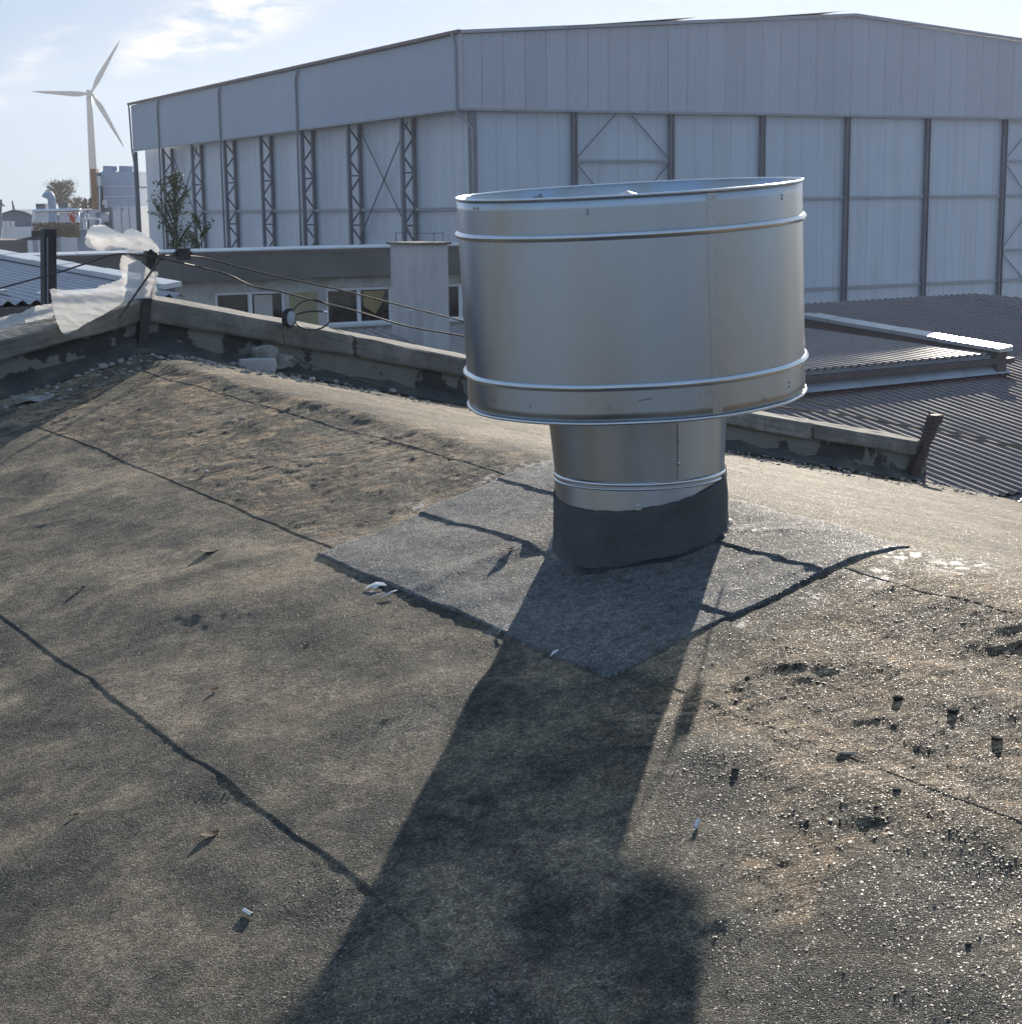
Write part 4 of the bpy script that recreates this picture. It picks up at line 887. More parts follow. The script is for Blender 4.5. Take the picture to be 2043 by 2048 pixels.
P, u, v = onroof(1313, 1572); mb = MB(); mb.tube([P + np.array([-.002, 0, .004]), P + np.array([.006, .02, .012])], .004, 6); tag(mb.build('white_stub', M['whitebit']), 'short white stub pointing up and casting a thin shadow', 'stub')
P, u, v = onroof(467, 1722); mb = MB(); mb.tube([P + np.array([-.009, .010, .006]), P + np.array([.010, -.012, .006])], .0042, 8); tag(mb.build('metal_pin', M['galv_bright']), 'shiny metal pin lying on the felt at the lower left', 'pin')
def leafobj(x, y, ln, rot, lab):
    P, u, v = onroof(x, y); V = []; F = []; n = 7
    for i in range(n):
        t = i / (n - 1); w = ln * .22 * sin(pi * min(max(t, .04), .96)); 
        for s_ in (-1, 0, 1):
            q = np.array([(t - .5) * ln, s_ * w * 1.5, .003 + .003 * abs(s_) + .003 * (t - .5) ** 2 * 4]); V.append(P + np.array([q[0] * cos(rot) - q[1] * sin(rot), q[0] * sin(rot) + q[1] * cos(rot), q[2]]))
    for i in range(n - 1):
        for s_ in range(2): F.append((i * 3 + s_, (i + 1) * 3 + s_, (i + 1) * 3 + s_ + 1, i * 3 + s_ + 1))
    tag(obj('dead_leaf', V, F, M['leaf'], smooth=True), lab, 'leaf')
leafobj(395, 1577, .045, .6, 'curled brown leaf below the long felt seam at the left'); leafobj(395, 1043, .07, .3, 'dark brown leaf lying left of the felt patch corner')
leafobj(405, 1303, .02, .5, 'tiny leaf speck above the middle of the long seam'); leafobj(140, 1545, .022, .4, 'small dark leaf left of the long seam'); leafobj(954, 1050, .045, .4, 'dark leaf resting on the felt patch left of the vent')
leafobj(152, 1112, .03, .6, 'dark curled scrap at the left near a long thin shadow')
P, u, v = onroof(390, 893); lump('white_crumb', 390, 893, .014, .012, .008, M['whitebit'], 260, 'tiny bright white crumb left of the flaking felt', 'crumb', sink=0)
# torn white scraps under the patch edges
def scrap(x, y, pts, lab, name='felt_scrap'):
    P, u, v = onroof(x, y); V = []
    for (a, b, h) in pts: q = P[:2] + np.array([a, b]) * .55; uu, v2 = q @ AH, q @ BH; V.append((q[0], q[1], float(ztop(np.array(uu), np.array(v2))) + h))
    c = np.mean(V, 0) + np.array([0, 0, .004]); V.append(tuple(c)); n = len(pts)
    tag(obj(name, V, [(i, (i + 1) % n, n) for i in range(n)], M['whitebit']), lab, 'scrap')
scrap(705, 1108, [(-.05, -.03, .004), (-.02, -.012, .006), (.01, -.04, .004), (.03, -.02, .006), (.07, -.03, .004), (.05, .01, .008), (.01, .03, .01), (-.03, .012, .006)], 'torn silvery scrap under the left edge of the felt patch')
scrap(735, 1122, [(-.06, -.04, .003), (-.01, -.02, .006), (.04, .0, .008), (.03, .015, .008), (-.02, -.005, .006)], 'thin silvery scrap right of the larger one at the patch edge')
scrap(1049, 1050, [(-.02, -.015, .006), (.01, -.02, .004), (.03, -.005, .01), (.015, .02, .016), (-.01, .015, .012)], 'white scrap stuck at the left foot of the felt collar')
scrap(955, 1192, [(-.05, -.03, .004), (-.01, -.008, .008), (.02, .01, .01), (.0, .015, .008), (-.03, -.01, .005)], 'white scrap at the patch edge where the neck shadow crosses')
scrap(1045, 1236, [(-.02, -.01, .004), (.015, -.008, .006), (.02, .006, .008), (-.005, .006, .006)], 'small white scrap in the shadow below the patch edge')

# ================================================================== ground, far wood
GZ = -6.4
V = []; F = []
for i, r in enumerate([0, 60, 200, 500, 860]):
    for k in range(24): V.append((r * cos(k * pi / 12), r * sin(k * pi / 12), GZ))
for i in range(4):
    for k in range(24): F.append((i * 24 + k, (i + 1) * 24 + k, (i + 1) * 24 + (k + 1) % 24, i * 24 + (k + 1) % 24))
obj('ground', V, F, M['ground'], kind='structure', origin=(0, 0, GZ))
V = []; F = []; R4 = random.Random(2)
for k in range(-160, 120):
    a = radians(k * .5); d = 640 + 40 * sin(k * .3); V.append((d * sin(a), d * cos(a), GZ)); V.append((d * sin(a), d * cos(a), GZ + 5.0 + .6 * sin(k * .7) + R4.uniform(-1, 1.5)))
    V.append(((d + 60) * sin(a), (d + 60) * cos(a), GZ + 4.5))
for i in range(279): F.append((i * 3, i * 3 + 3, i * 3 + 4, i * 3 + 1)); F.append((i * 3 + 1, i * 3 + 4, i * 3 + 5, i * 3 + 2))
M['farwood'] = mat('far_wood_green', [(0.05, 0.065, 0.05), (0.1, 0.1, 0.07)], 1, scale=.05)
obj('far_woodland', V, F, M['farwood'], kind='stuff'); tag(bpy.data.objects['far_woodland'], 'distant low belt of woodland along the horizon', 'woodland')

# ================================================================== the hangar
HK = 0.45                                  # metres per design unit of the hangar
hc = ray(867, 130); hc = hc[:2] / hypot(*hc[:2]) * 85.0 * HK
GZW = GZ; GZ = GZ / HK; MB.K = HK
def HP(l, g_, z): p = hc + (LH * l + GH * g_) * HK; return np.array([p[0], p[1], z * HK])
L3 = np.array([LH[0], LH[1], 0]) * HK; G3 = np.array([GH[0], GH[1], 0]) * HK; Z3 = np.array([0, 0, 1.0]) * HK
ZE, ZF, ZPK, GP = 8.48, 4.86, 10.28, 24.9
HL, HGW, TD = 60.0, 49.8, .92
hang = thing('hangar', 'huge pale grey steel hangar with white lower walls, lattice columns and a shallow gable', 'hangar', HP(0, 0, GZ))
def zg(g_): return ZE + (ZPK - ZE) * (g_ / GP if g_ < GP else (HGW - g_) / (HGW - GP))
bays = [0.25, 7.4, 14.9, 22.3, 29.8, 37.2, 44.7, 52.1, 59.75]
def ribbed(o, along, ln, z0, z1f, out, pitch, dep, m, name):
    # vertical-ribbed cladding panel; z1f gives the top height from the distance along
    oz = o[2] / HK; V = []; F = []; n = max(1, int(round(ln / pitch))); p = ln / n; st = []
    for i in range(n): st += [(i * p, 0), (i * p + p * .55, 0), (i * p + p * .63, 1), (i * p + p * .92, 1)]
    st.append((ln, 0))
    for (s_, q) in st:
        b = o + along * s_ + out * (dep * q); V += [b + Z3 * (z0 - oz), b + Z3 * (z1f(s_) - oz)]
    for i in range(len(st) - 1): F.append((i * 2, i * 2 + 2, i * 2 + 3, i * 2 + 1))
    k = len(V); b0, b1 = o - out * .08, o + along * ln - out * .08
    V += [b0 + Z3 * (z0 - oz), b1 + Z3 * (z0 - oz), b1 + Z3 * (z1f(ln) - oz), b0 + Z3 * (z1f(0) - oz)]
    F += [(k, k + 1, k + 2, k + 3), tuple([0] + [k] + [k + 3] + [1]), (len(st) * 2 - 2, len(st) * 2 - 1, k + 2, k + 1), (0, len(st) * 2 - 2, k + 1, k), (1, k + 3, k + 2, len(st) * 2 - 1)]
    return obj(name, V, F, m, hang)
ob = [0.0] + bays[1:-1] + [HL]
for i in range(8):
    ribbed(HP(ob[i] + .01, 0, ZF), L3, ob[i + 1] - ob[i] - .02, ZF, lambda s: ZE - .06, -G3, .33, .018, M['clad'], 'cladding_panel')
gw = 1.24; g_ = 0.0
while g_ < HGW - .1:
    w = min(gw, HGW - g_); a0 = g_
    ribbed(HP(0, a0 + .012, ZF - .01 * (int(g_ / gw) % 3 == 1)), G3, w - .024, ZF - .012 * (int(g_ / gw) % 3 == 1), lambda s, a0=a0: zg(a0 + s) - .05, -L3, .31, .014, M['clad2'], 'cladding_panel'); g_ += gw
# trims
mb = MB(); mb.bar(HP(-.06, -.02, ZF - .05), HP(HL, -.02, ZF - .05), .12, .10); mb.build('lower_trim', M['steelmid'], hang)
mb = MB(); mb.bar(HP(-.04, -.06, ZF - .06), HP(-.04, HGW, ZF - .06), .12, .12); mb.build('lower_trim', M['steelmid'], hang)
mb = MB(); mb.box(HP(-.05, -.06, ZF), L3 * .16, G3 * .025, Z3 * (ZE - ZF)); mb.box(HP(-.075, -.06, ZF), L3 * .025, G3 * .2, Z3 * (ZE - ZF)); mb.build('corner_trim', M['clad2'], hang)
mb = MB(); mb.box(HP(-.25, -.22, ZE - .02), L3 * (HL + .6), G3 * .2, Z3 * .17); mb.build('gutter', M['roofedge'], hang)
mb = MB(); mb.bar(HP(-.1, -.1, ZE + .06), HP(-.1, GP, ZPK + .06), .16, .16); mb.bar(HP(-.1, GP + .01, ZPK + .06), HP(-.1, HGW, ZE + .06), .16, .16); mb.build('verge_trim', M['clad2'], hang)
mb = MB(); mb.add([HP(-.2, -.1, ZE + .1), HP(-.2, GP, ZPK + .12), HP(-.2, HGW, ZE + .1), HP(HL, -.1, ZE + .1), HP(HL, GP, ZPK + .12), HP(HL, HGW, ZE + .1)], [(0, 1, 4, 3), (1, 2, 5, 4)]); mb.add([HP(-.2, -.1, ZE + .02), HP(-.2, GP, ZPK + .04), HP(-.2, HGW, ZE + .02), HP(HL, -.1, ZE + .02), HP(HL, GP, ZPK + .04), HP(HL, HGW, ZE + .02)], [(3, 4, 1, 0), (4, 5, 2, 1)]); mb.build('roof', M['steelmid'], hang)
for a, b in ((5.9, 14.0), (15.6, 24.0)):
    mb = MB(); za, zb2 = zg(a) + .1, zg(b) + .16
    mb.add([HP(-.3, a, za), HP(-.3, b, zb2 + .12), HP(14, b, zb2 + .12), HP(14, a, za), HP(-.3, a + .8, zg(a + .8) + .22), HP(-.3, b - 1, zb2), HP(14, b - 1, zb2), HP(14, a, za - .02)], [(0, 1, 2, 3), (0, 5, 1), (3, 2, 6), (1, 5, 6, 2)]); mb.build('roof_light', M['steelmid'], hang)
# lower walls: sandwich panels
for i in range(49):
    l0 = .3 + i * 1.215; mb = MB(); mb.box(HP(l0 + .008, TD, GZ), L3 * 1.199, G3 * .1, Z3 * (ZF + .02 - GZ)); mb.build('wall_panel', M['panel'], hang)
for i in range(40):
    g0 = TD + .02 + i * 1.215
    if g0 + 1.2 > HGW + .5: break
    mb = MB(); mb.box(HP(.30, g0 + .008, GZ), G3 * 1.199, L3 * .1, Z3 * (ZF + .02 - GZ)); mb.build('wall_panel', M['panel'], hang)
mb = MB(); mb.box(HP(.45, TD + .12, GZ), G3 * (HGW - 2), L3 * (HL - 1), Z3 * (ZF - GZ)); mb.build('core_wall', M['panel'], hang)
# corner posts
mb = MB(); mb.box(HP(.02, TD - .42, GZ), L3 * .22, G3 * .42, Z3 * (ZF - GZ - .12)); mb.build('corner_column', M['steelgrey'], hang)
mb = MB(); mb.box(HP(HL - .3, .0, GZ), L3 * .25, G3 * .25, Z3 * (ZF - GZ - .12)); mb.build('corner_column', M['steelgrey'], hang)
# lattice columns
def lattice(l):
    mb = MB(); mb.box(HP(l, .02, GZ), L3 * .24, G3 * .2, Z3 * (ZF - GZ - .12)); mb.box(HP(l, TD - .2, GZ), L3 * .24, G3 * .19, Z3 * (ZF - GZ - .12))
    lc = mb.build('lattice_column', M['steelgrey'], hang)
    z = ZF - .25; k = 0; step = .92
    while z > -13:
        a, b = (.16, TD - .14) if k % 2 == 0 else (TD - .14, .16)
        mb = MB(); mb.bar(HP(l + .12, a, z), HP(l + .12, b, z - step + .06), .09, .10, up=L3); mb.build('diagonal', M['steelgrey'], lc)
        k += 1; z -= step
        if k % 3 == 0:
            mb = MB(); mb.bar(HP(l + .12, .18, z), HP(l + .12, TD - .16, z), .09, .11, up=L3); mb.build('tie_bar', M['steelgrey'], lc); z -= .08
for l in bays[1:-1]: lattice(l - .1)
lattice(56.2) if False else None
# girts on the long wall, braces
for i in range(8):
    mb = MB(); mb.bar(HP(bays[i] + .2, TD - .12, -.12), HP(bays[i + 1] - .15, TD - .12, -.12), .10, .16); mb.build('girt', M['steelmid'], hang)
mb = MB(); mb.bar(HP(bays[1] + .2, TD - .3, -4.0), HP(bays[2] - .15, TD - .3, -4.0), .10, .14); mb.build('girt', M['steelmid'], hang)
for (a, b) in ((1, 2), (6, 7)):
    for (za, zb2) in ((ZF - .3, -1.6), (-.4, ZF - .3) if False else (-1.6, ZF - .3)):
        mb = MB(); mb.tube([HP(bays[a] + .3, TD - .25 - .06 * (za > zb2), za), HP(bays[b] - .3, TD - .25 - .06 * (za > zb2), zb2)], .045, 6); mb.build('brace', M['steelgrey'], hang)
# gable columns, girts, braces
gc = [6.65, 12.7, 18.75, 24.75, 30.75, 36.85, 43.0, 48.8]
for g_ in gc:
    mb = MB(); mb.box(HP(.02, g_ - .12, GZ), G3 * .06, L3 * .27, Z3 * (ZF - GZ - .12)); mb.box(HP(.02, g_ + .10, GZ), G3 * .06, L3 * .27, Z3 * (ZF - GZ - .12)); mb.box(HP(.12, g_ - .06, GZ), G3 * .16, L3 * .08, Z3 * (ZF - GZ - .12)); mb.build('column', M['steelgrey'], hang)
cols_ = [TD + .1] + gc
for i in range(len(cols_) - 1):
    for zz in (.2, -4.93):
        if i == 1 and zz > 0: pass
        mb = MB(); mb.bar(HP(.22, cols_[i] + .18, zz), HP(.22, cols_[i + 1] - .14, zz), .12, .14); mb.build('girt', M['steelmid'], hang)
for i in (1, 6):
    a, b = cols_[i] + .2, cols_[i + 1] - .2
    mb = MB(); mb.bar(HP(.16, a, 2.28), HP(.16, b, 2.28), .1, .12); mb.build('girt', M['steelmid'], hang)
    mid = (a + b) / 2
    for (g1, z1, g2, z2) in ((a, 2.45, mid - .5, ZF - .2), (b, 2.45, mid + .5, ZF - .2), (a, 2.1, mid - .3, -.6), (b, 2.1, mid + .3, -.6), (a, -2.9, mid - .3, -.2), (b, -2.9, mid + .3, -.2), (a, -3.3, mid, -5.8), (b, -3.3, mid, -5.8)):
        mb = MB(); mb.tube([HP(.14, g1, z1), HP(.14, g2, z2)], .032, 6); mb.build('brace', M['steelgrey'], hang)
    mb = MB(); mb.bar(HP(.16, a, -3.1), HP(.16, b, -3.1), .1, .12); mb.build('girt', M['steelmid'], hang)
# downpipes with swan necks
def downpipe(l, g_=-.12, zb=-7.0, side=0):
    o_ = lambda a, b, z: HP(l + a, b, z)
    pts = [o_(-.5, -.16, ZE - .05), o_(-.48, -.16, ZE - .22), o_(-.2, -.14, ZE - .42), o_(0, -.12, ZE - .75), o_(0, -.12, ZE - 1.5), o_(0, -.12, ZF + .2), o_(0, -.12, zb)]
    mb = MB(); mb.tube(pts, .075, 8); mb.build('downpipe', M['steelmid'], hang, smooth=True)
for l in (52.3, 37.4, 22.5): downpipe(l)
mb = MB(); mb.tube([HP(.35, -.2, ZE), HP(.35, -.18, ZE - .25), HP(.2, -.14, ZE - .6), HP(.2, -.14, ZF + .1), HP(.2, -.12, ZF - .25), HP(.12, .5, ZF - .75), HP(.06, .62, ZF - 1.0), HP(.0, .66, -6)], .075, 8); mb.build('downpipe', M['steelmid'], hang, smooth=True)
mb = MB(); mb.tube([HP(HL - .05, -.2, ZE), HP(HL - .1, -.2, ZE - .3), HP(HL - .1, -.14, ZF), HP(HL - .1, -.10, ZF - .3), HP(HL - .1, -.02, ZF - .9), HP(HL - .1, -.05, -6)], .075, 8); mb.build('downpipe', M['steelmid'], hang, smooth=True)

GZ = GZW; MB.K = 1.0
L3 = np.array([LH[0], LH[1], 0]); G3 = np.array([GH[0], GH[1], 0]); Z3 = np.array([0, 0, 1.0])
# ================================================================== brown corrugated roof on the right
def Rz(u): return -3.47 + .175 * (u - 12.87)
sh = thing('brown_roofed_building', 'low building under a brown corrugated roof striped with sun glare, right of the cowl', 'building', UV3(17, 20, GZ))
def corr(name, u0, u1f, v0, v1, zf, m, parent, pitch=.165, hgt=.036, th=.002):
    n = max(1, int(round((v1 - v0) / pitch))); p = (v1 - v0) / n; st = []
    for i in range(n): st += [(v0 + (i + k / 8) * p, .5 - .5 * cos(2 * pi * k / 8)) for k in range(8)]
    st.append((v1, 0)); V = []; F = []
    for (v, q) in st:
        ub = u1f(v); V += [UV3(u0, v, zf(u0) + hgt * q), UV3(ub, v, zf(ub) + hgt * q)]
    for i in range(len(st) - 1): F.append((i * 2, i * 2 + 2, i * 2 + 3, i * 2 + 1))
    k = len(V); V += [(x, y, z - .006) for x, y, z in V]
    F += [tuple(j + k for j in f[::-1]) for f in F]
    for i in range(len(st) - 1): F.append((i * 2, i * 2 + k, i * 2 + 2 + k, i * 2 + 2)); F.append((i * 2 + 1, i * 2 + 3, i * 2 + 3 + k, i * 2 + 1 + k))
    return obj(name, V, F, m, parent)
v = 20.65 - .99 * 19
while v < 48:
    ue = lambda vv_: 22.2 if vv_ < 12.4 else 17.5 if vv_ < 20.62 else 22.2 if vv_ < 25.7 else max(13.2, 22.2 - (vv_ - 25.7) * .72)
    corr('roof_sheet', 12.87, ue, v, v + .988, Rz, M['brown'], sh); v += .99
mb = MB(); mb.box(UV3(12.70, 2, Rz(12.87) - .16), [*(AH * .11), 0], [*(BH * 46), 0], (0, 0, .115)); mb.build('gutter', M['gutter'], sh)
for i in range(46 * 2):
    vv_ = 2.2 + i * .5; mb = MB(); mb.box(UV3(12.72, vv_, Rz(12.87) - .043), [*(AH * .07), 0], [*(BH * .16), 0], (0, 0, .005)); mb.build('gutter_bracket', M['flashw'], sh) if 13 < vv_ < 24 else None
mb = MB(); mb.box(UV3(13.1, 2.1, GZ), [*(AH * 9), 0], [*(BH * 45.8), 0], (0, 0, Rz(13.1) - .12 - GZ)); mb.build('wall', M['wallpale'] if 'wallpale' in M else M['boxwall'], sh)
# low monitor with gutter, pale wall and zinc coping
mon = MB(); U0, VC = 17.35, 20.6
zr_ = lambda u: -2.38 + .048 * (u - U0)
v = 12.5
while v < VC - .3: corr('monitor_sheet', U0 - .08, lambda q: 24.0, v, min(v + .99, VC - .12), zr_, M['brown'], sh, pitch=.165, hgt=.034); v += .99
for i in range(7):
    v0 = 13.2 + i * 1.1; v1 = min(v0 + 1.088, VC + .2)
    mb = MB(); mb.box(UV3(U0, v0, Rz(U0) + .03), [*(AH * .05), 0], [*(BH * (v1 - v0)), 0], (0, 0, .27)); mb.build('monitor_wall', M['boxwall'], sh)
    mb = MB(); mb.add([UV3(U0 - .003, v0, Rz(U0) + .14), UV3(U0 - .003, v1, Rz(U0) + .14), UV3(U0 - .16, v1, Rz(U0) + .012), UV3(U0 - .16, v0, Rz(U0) + .012), UV3(U0 - .003, v0, Rz(U0) + .02), UV3(U0 - .003, v1, Rz(U0) + .02)], [(0, 3, 2, 1), (0, 4, 3), (1, 2, 5), (3, 4, 5, 2)]); mb.build('apron_flashing', M['boxwall'], sh)
mb = MB(); mb.box(UV3(U0 - .14, 12.8, -2.53), [*(AH * .12), 0], [*(BH * (VC + .3 - 12.8)), 0], (0, 0, .085)); mb.build('monitor_gutter', M['gutter'], sh)
zc = lambda u: -2.275 + .072 * (u - 17.2)
mb = MB(); mb.add([UV3(17.22, VC - .1, Rz(17.22)), UV3(24.0, VC - .1, Rz(22.0) - .5), UV3(24.0, VC + .12, Rz(22) - .5), UV3(17.22, VC + .12, Rz(17.22)), UV3(17.22, VC - .1, zc(17.22) - .02), UV3(24.0, VC - .1, zc(24) - .02), UV3(24.0, VC + .12, zc(24) - .02), UV3(17.22, VC + .12, zc(17.22) - .02)], [(0, 1, 5, 4), (1, 2, 6, 5), (2, 3, 7, 6), (3, 0, 4, 7), (4, 5, 6, 7)]); mb.build('upstand_wall', M['gutter'], sh)
us = [17.15, 18.45, 19.45, 20.9, 22.6, 24.2]
for i in range(5):
    a, b = us[i], us[i + 1] - .02; mb = MB(); of = .004 * (i % 2)
    mb.add([UV3(a, VC - .13, zc(a) + of), UV3(b, VC - .13, zc(b) + of), UV3(b, VC + .17, zc(b) + .03 + of), UV3(a, VC + .17, zc(a) + .03 + of), UV3(a, VC - .13, zc(a) - .06), UV3(b, VC - .13, zc(b) - .06), UV3(b, VC + .17, zc(b) - .05), UV3(a, VC + .17, zc(a) - .05)], [(0, 3, 2, 1), (0, 1, 5, 4), (2, 3, 7, 6), (0, 4, 7, 3), (1, 2, 6, 5)]); mb.build('coping_flashing', M['flash'], sh)
# pale wall right below the eave gutter
# ================================================================== left blue corrugated roof with white coping
K2 = 1.9
lb = thing('blue_roofed_building', 'low building with grey blue corrugated roof and white stepped coping behind the square post', 'building', UV3(18, 5, GZ))
lz = lambda u: -.954 + .036 * (u - 17.4)
v = -6.0
while v < 6.9: corr('roof_sheet', 17.4, lambda q: 25.0, v, min(v + .9, 7.22), lz, M['bluemetal'], lb, pitch=.15, hgt=.045); v += .905
mb = MB(); mb.box(UV3(17.5, -6, GZ), [*(AH * 7.4), 0], [*(BH * 13.1), 0], (0, 0, lz(17.5) - .03 - GZ)); mb.build('wall', M['boxwall'], lb)
mb = MB(); mb.box(UV3(17.3, -6, lz(17.4) - .11), [*(AH * .09), 0], [*(BH * 13.2), 0], (0, 0, .08)); mb.build('gutter', M['gutter'], lb)
zk = lambda u: -.86 + .038 * (u - 17.4)
mb = MB(); mb.add([UV3(18.1, 7.25, lz(17.4) - .1), UV3(25, 7.25, lz(25) - .1), UV3(25, 7.25, zk(25)), UV3(18.1, 7.25, zk(17.4)), UV3(18.1, 7.38, lz(17.4) - .1), UV3(25, 7.38, lz(25) - .1), UV3(25, 7.38, zk(25)), UV3(18.1, 7.38, zk(17.4))], [(0, 1, 2, 3), (4, 7, 6, 5), (3, 2, 6, 7), (0, 3, 7, 4), (1, 5, 6, 2)]); mb.build('kerb_wall', M['bluemetal'], lb)
for i in range(6):
    a = 18.0 + i * 1.2; b = a + 1.185; mb = MB(); of = .006 * (i % 2)
    mb.add([UV3(a, 7.2, zk(a) + .01 + of), UV3(b, 7.2, zk(b) + .01 + of), UV3(b, 7.42, zk(b) + .035 + of), UV3(a, 7.42, zk(a) + .035 + of), UV3(a, 7.2, zk(a) - .05), UV3(b, 7.2, zk(b) - .05), UV3(b, 7.42, zk(b) - .02), UV3(a, 7.42, zk(a) - .02)], [(0, 3, 2, 1), (0, 1, 5, 4), (2, 3, 7, 6), (0, 4, 7, 3), (1, 2, 6, 5)]); mb.build('coping_flashing', M['flashw'], lb)
for i in range(6):
    b = 1.2 + i * 1.0; mb = MB(); mb.box(UV3(24.9, b, zk(25) - .02), [*(AH * .4), 0], [*(BH * .98), 0], (0, 0, .04)); mb.build('coping_flashing', M['flashw'], lb)
mb = MB(); mb.box(UV3(24.95, 1, lz(25) - .2), [*(AH * .3), 0], [*(BH * 6.2), 0], (0, 0, zk(25) - lz(25) + .15)); mb.build('kerb_wall', M['bluemetal'], lb)
# two loose sheets on that roof
for (a, b, w, h, mm, lab) in ((18.3, 5.0, .7, .5, 'boxwall', 'grey loose square sheet lying on the blue corrugated roof'), (17.6, 5.75, .45, 1.0, 'flashw', 'white loose rectangular sheet at the edge of the blue corrugated roof')):
    mb = MB(); mb.box(UV3(a, b, lz(a) + .045), [*(AH * w), w * .05], [*(BH * h), .02], (0, 0, .02)); tag(mb.build('loose_sheet', M[mm]), lab, 'metal sheet')

# ================================================================== long building with windows behind the parapet
MK = 30.0 / 38.0                          # metres per design unit of this building
mc = atd(380, 500, 30.0)[:2]; GZ = GZ / MK; MB.K = MK; L3 = L3 * MK; G3 = G3 * MK; Z3 = Z3 * MK
def MP(s, d, z): p = mc + (GH * s + LH * d) * MK; return np.array([p[0], p[1], z * MK])      # s along the eave, d behind it
mid = thing('windowed_building', 'long old building with peeling wall, deep grey fascia and white framed windows', 'building', MP(0, 0, GZ))
mb = MB(); mb.box(MP(-9, 0, -1.58), G3 * 17.2, L3 * .3, Z3 * .66); mb.build('fascia_board', M['fascia'], mid)
s_ = -9.0; k = 0
while s_ < 8.1:
    ln = [1.9, 2.3, 2.05][k % 3]; ln = min(ln, 8.2 - s_); mb = MB(); mb.box(MP(s_ + .01, -.05, -.93), G3 * (ln - .02), L3 * .36 + Z3 * .045, Z3 * (.03 + .004 * (k % 2))); mb.build('edge_flashing', M['flashw'], mid); s_ += ln; k += 1
mb = MB(); mb.box(MP(-9, -.02, -1.0), G3 * 17.2, L3 * .018, Z3 * .08); mb.build('drip_trim', M['roofedge'], mid)
wins = [(.38, 2.07), (3.08, 4.78), (5.78, 7.48)]
wz0, wz1, WD = -2.73, -1.85, .30
# wall pieces round the openings
def wl_(a, b, z0, z1): mb = MB(); mb.box(MP(a, WD, z0), G3 * (b - a), L3 * .3, Z3 * (z1 - z0)); return mb
xs = [-9] + [q for w in wins for q in w] + [8.2]
for i in range(0, len(xs), 2): wl_(xs[i], xs[i + 1], GZ, -1.585).build('wall', M['wallold'], mid)
for (a, b) in wins:
    wl_(a, b, wz1, -1.585).build('lintel', M['wallold'], mid); wl_(a, b, GZ, wz0).build('wall', M['wallold'], mid)
mb = MB(); mb.box(MP(2.16, WD - .012, -2.75), G3 * .70, L3 * .010, Z3 * .83); 
V, F = [], []
M['ochre'] = mat('ochre_paint', [(0.3, 0.26, 0.15), (0.4, 0.34, 0.2)], .9, scale=2, detail=8)
mb.build('ochre_patch', M['ochre'], mid)
for wi, (a, b) in enumerate(wins):
    f = MB(); t = .07
    f.box(MP(a, WD + .05, wz0), G3 * (b - a), L3 * .06, Z3 * t); f.box(MP(a, WD + .05, wz1 - t), G3 * (b - a), L3 * .06, Z3 * t)
    f.box(MP(a, WD + .05, wz0 + t), G3 * t, L3 * .06, Z3 * (wz1 - wz0 - 2 * t)); f.box(MP(b - t, WD + .05, wz0 + t), G3 * t, L3 * .06, Z3 * (wz1 - wz0 - 2 * t))
    f.box(MP((a + b) / 2 - .05, WD + .05, wz0 + t), G3 * .1, L3 * .06, Z3 * (wz1 - wz0 - 2 * t))
    wf = f.build('window', M['winframe'], mid)
    for (c, d) in ((a + t, (a + b) / 2 - .05), ((a + b) / 2 + .05, b - t)):
        mb = MB(); mb.box(MP(c, WD + .08, wz0 + t), G3 * (d - c), L3 * .01, Z3 * (wz1 - wz0 - 2 * t)); mb.build('pane', M['glass'], wf)
    if wi == 0: mb = MB(); mb.box(MP(1.33, WD + .066, -2.45), G3 * .44, L3 * .008, Z3 * .50); mb.build('curtain', M['curtain'], wf)
    if wi == 1: V = [MP(4.05, WD + .066, -1.95), MP(4.62, WD + .066, -1.95), MP(4.5, WD + .066, -2.3), MP(4.36, WD + .066, -2.5), MP(4.05, WD + .066, -2.3)]; obj('curtain', V + [q + L3 * .01 for q in V], [(0, 1, 2, 3, 4), (9, 8, 7, 6, 5)], M['curtain2'], wf)
    mb = MB(); mb.box(MP(a - .04, WD - .1, wz0 - .045), G3 * (b - a + .08), L3 * .2, Z3 * .04); mb.build('sill', M['flashw'], mid)
mb = MB(); mb.box(MP(-9, .32, -1.06), G3 * 17.2, L3 * 9 - Z3 * 2.4, Z3 * .12); mb.build('roof', M['tanroof'], mid)
# tan flat roof block behind, left
tb = thing('flat_roofed_block', 'flat tan roof of a low block behind the long fascia at far left', 'building', MP(-6, 6, GZ))
mb = MB(); mb.box(MP(-16, 9.4, GZ), G3 * 14.2, L3 * 12, Z3 * (-.72 - GZ)); mb.build('roof_and_walls', M['tanroof'], tb)
GZ = GZW; MB.K = 1.0; L3 = np.array([LH[0], LH[1], 0]); G3 = np.array([GH[0], GH[1], 0]); Z3 = np.array([0, 0, 1.0])
q = atd(72, 470, 36); mb = MB(); mb.box((q[0] - .12, q[1], -.57), (.26, 0, 0), (0, .4, 0), (0, 0, .2)); mb.add([(q[0] - .42, q[1] - .3, -.566), (q[0] + .2, q[1] - .3, -.566), (q[0] + .2, q[1] + .5, -.566), (q[0] - .42, q[1] + .5, -.566), (q[0] - .12, q[1] - .02, -.49), (q[0] + .15, q[1] - .02, -.49), (q[0] + .15, q[1] + .42, -.49), (q[0] - .12, q[1] + .42, -.49)], [(0, 1, 5, 4), (1, 2, 6, 5), (2, 3, 7, 6), (3, 0, 4, 7)]); tag(mb.build('roof_hatch', M['rust']), 'small brown hatch on the tan flat roof behind the square post', 'hatch')

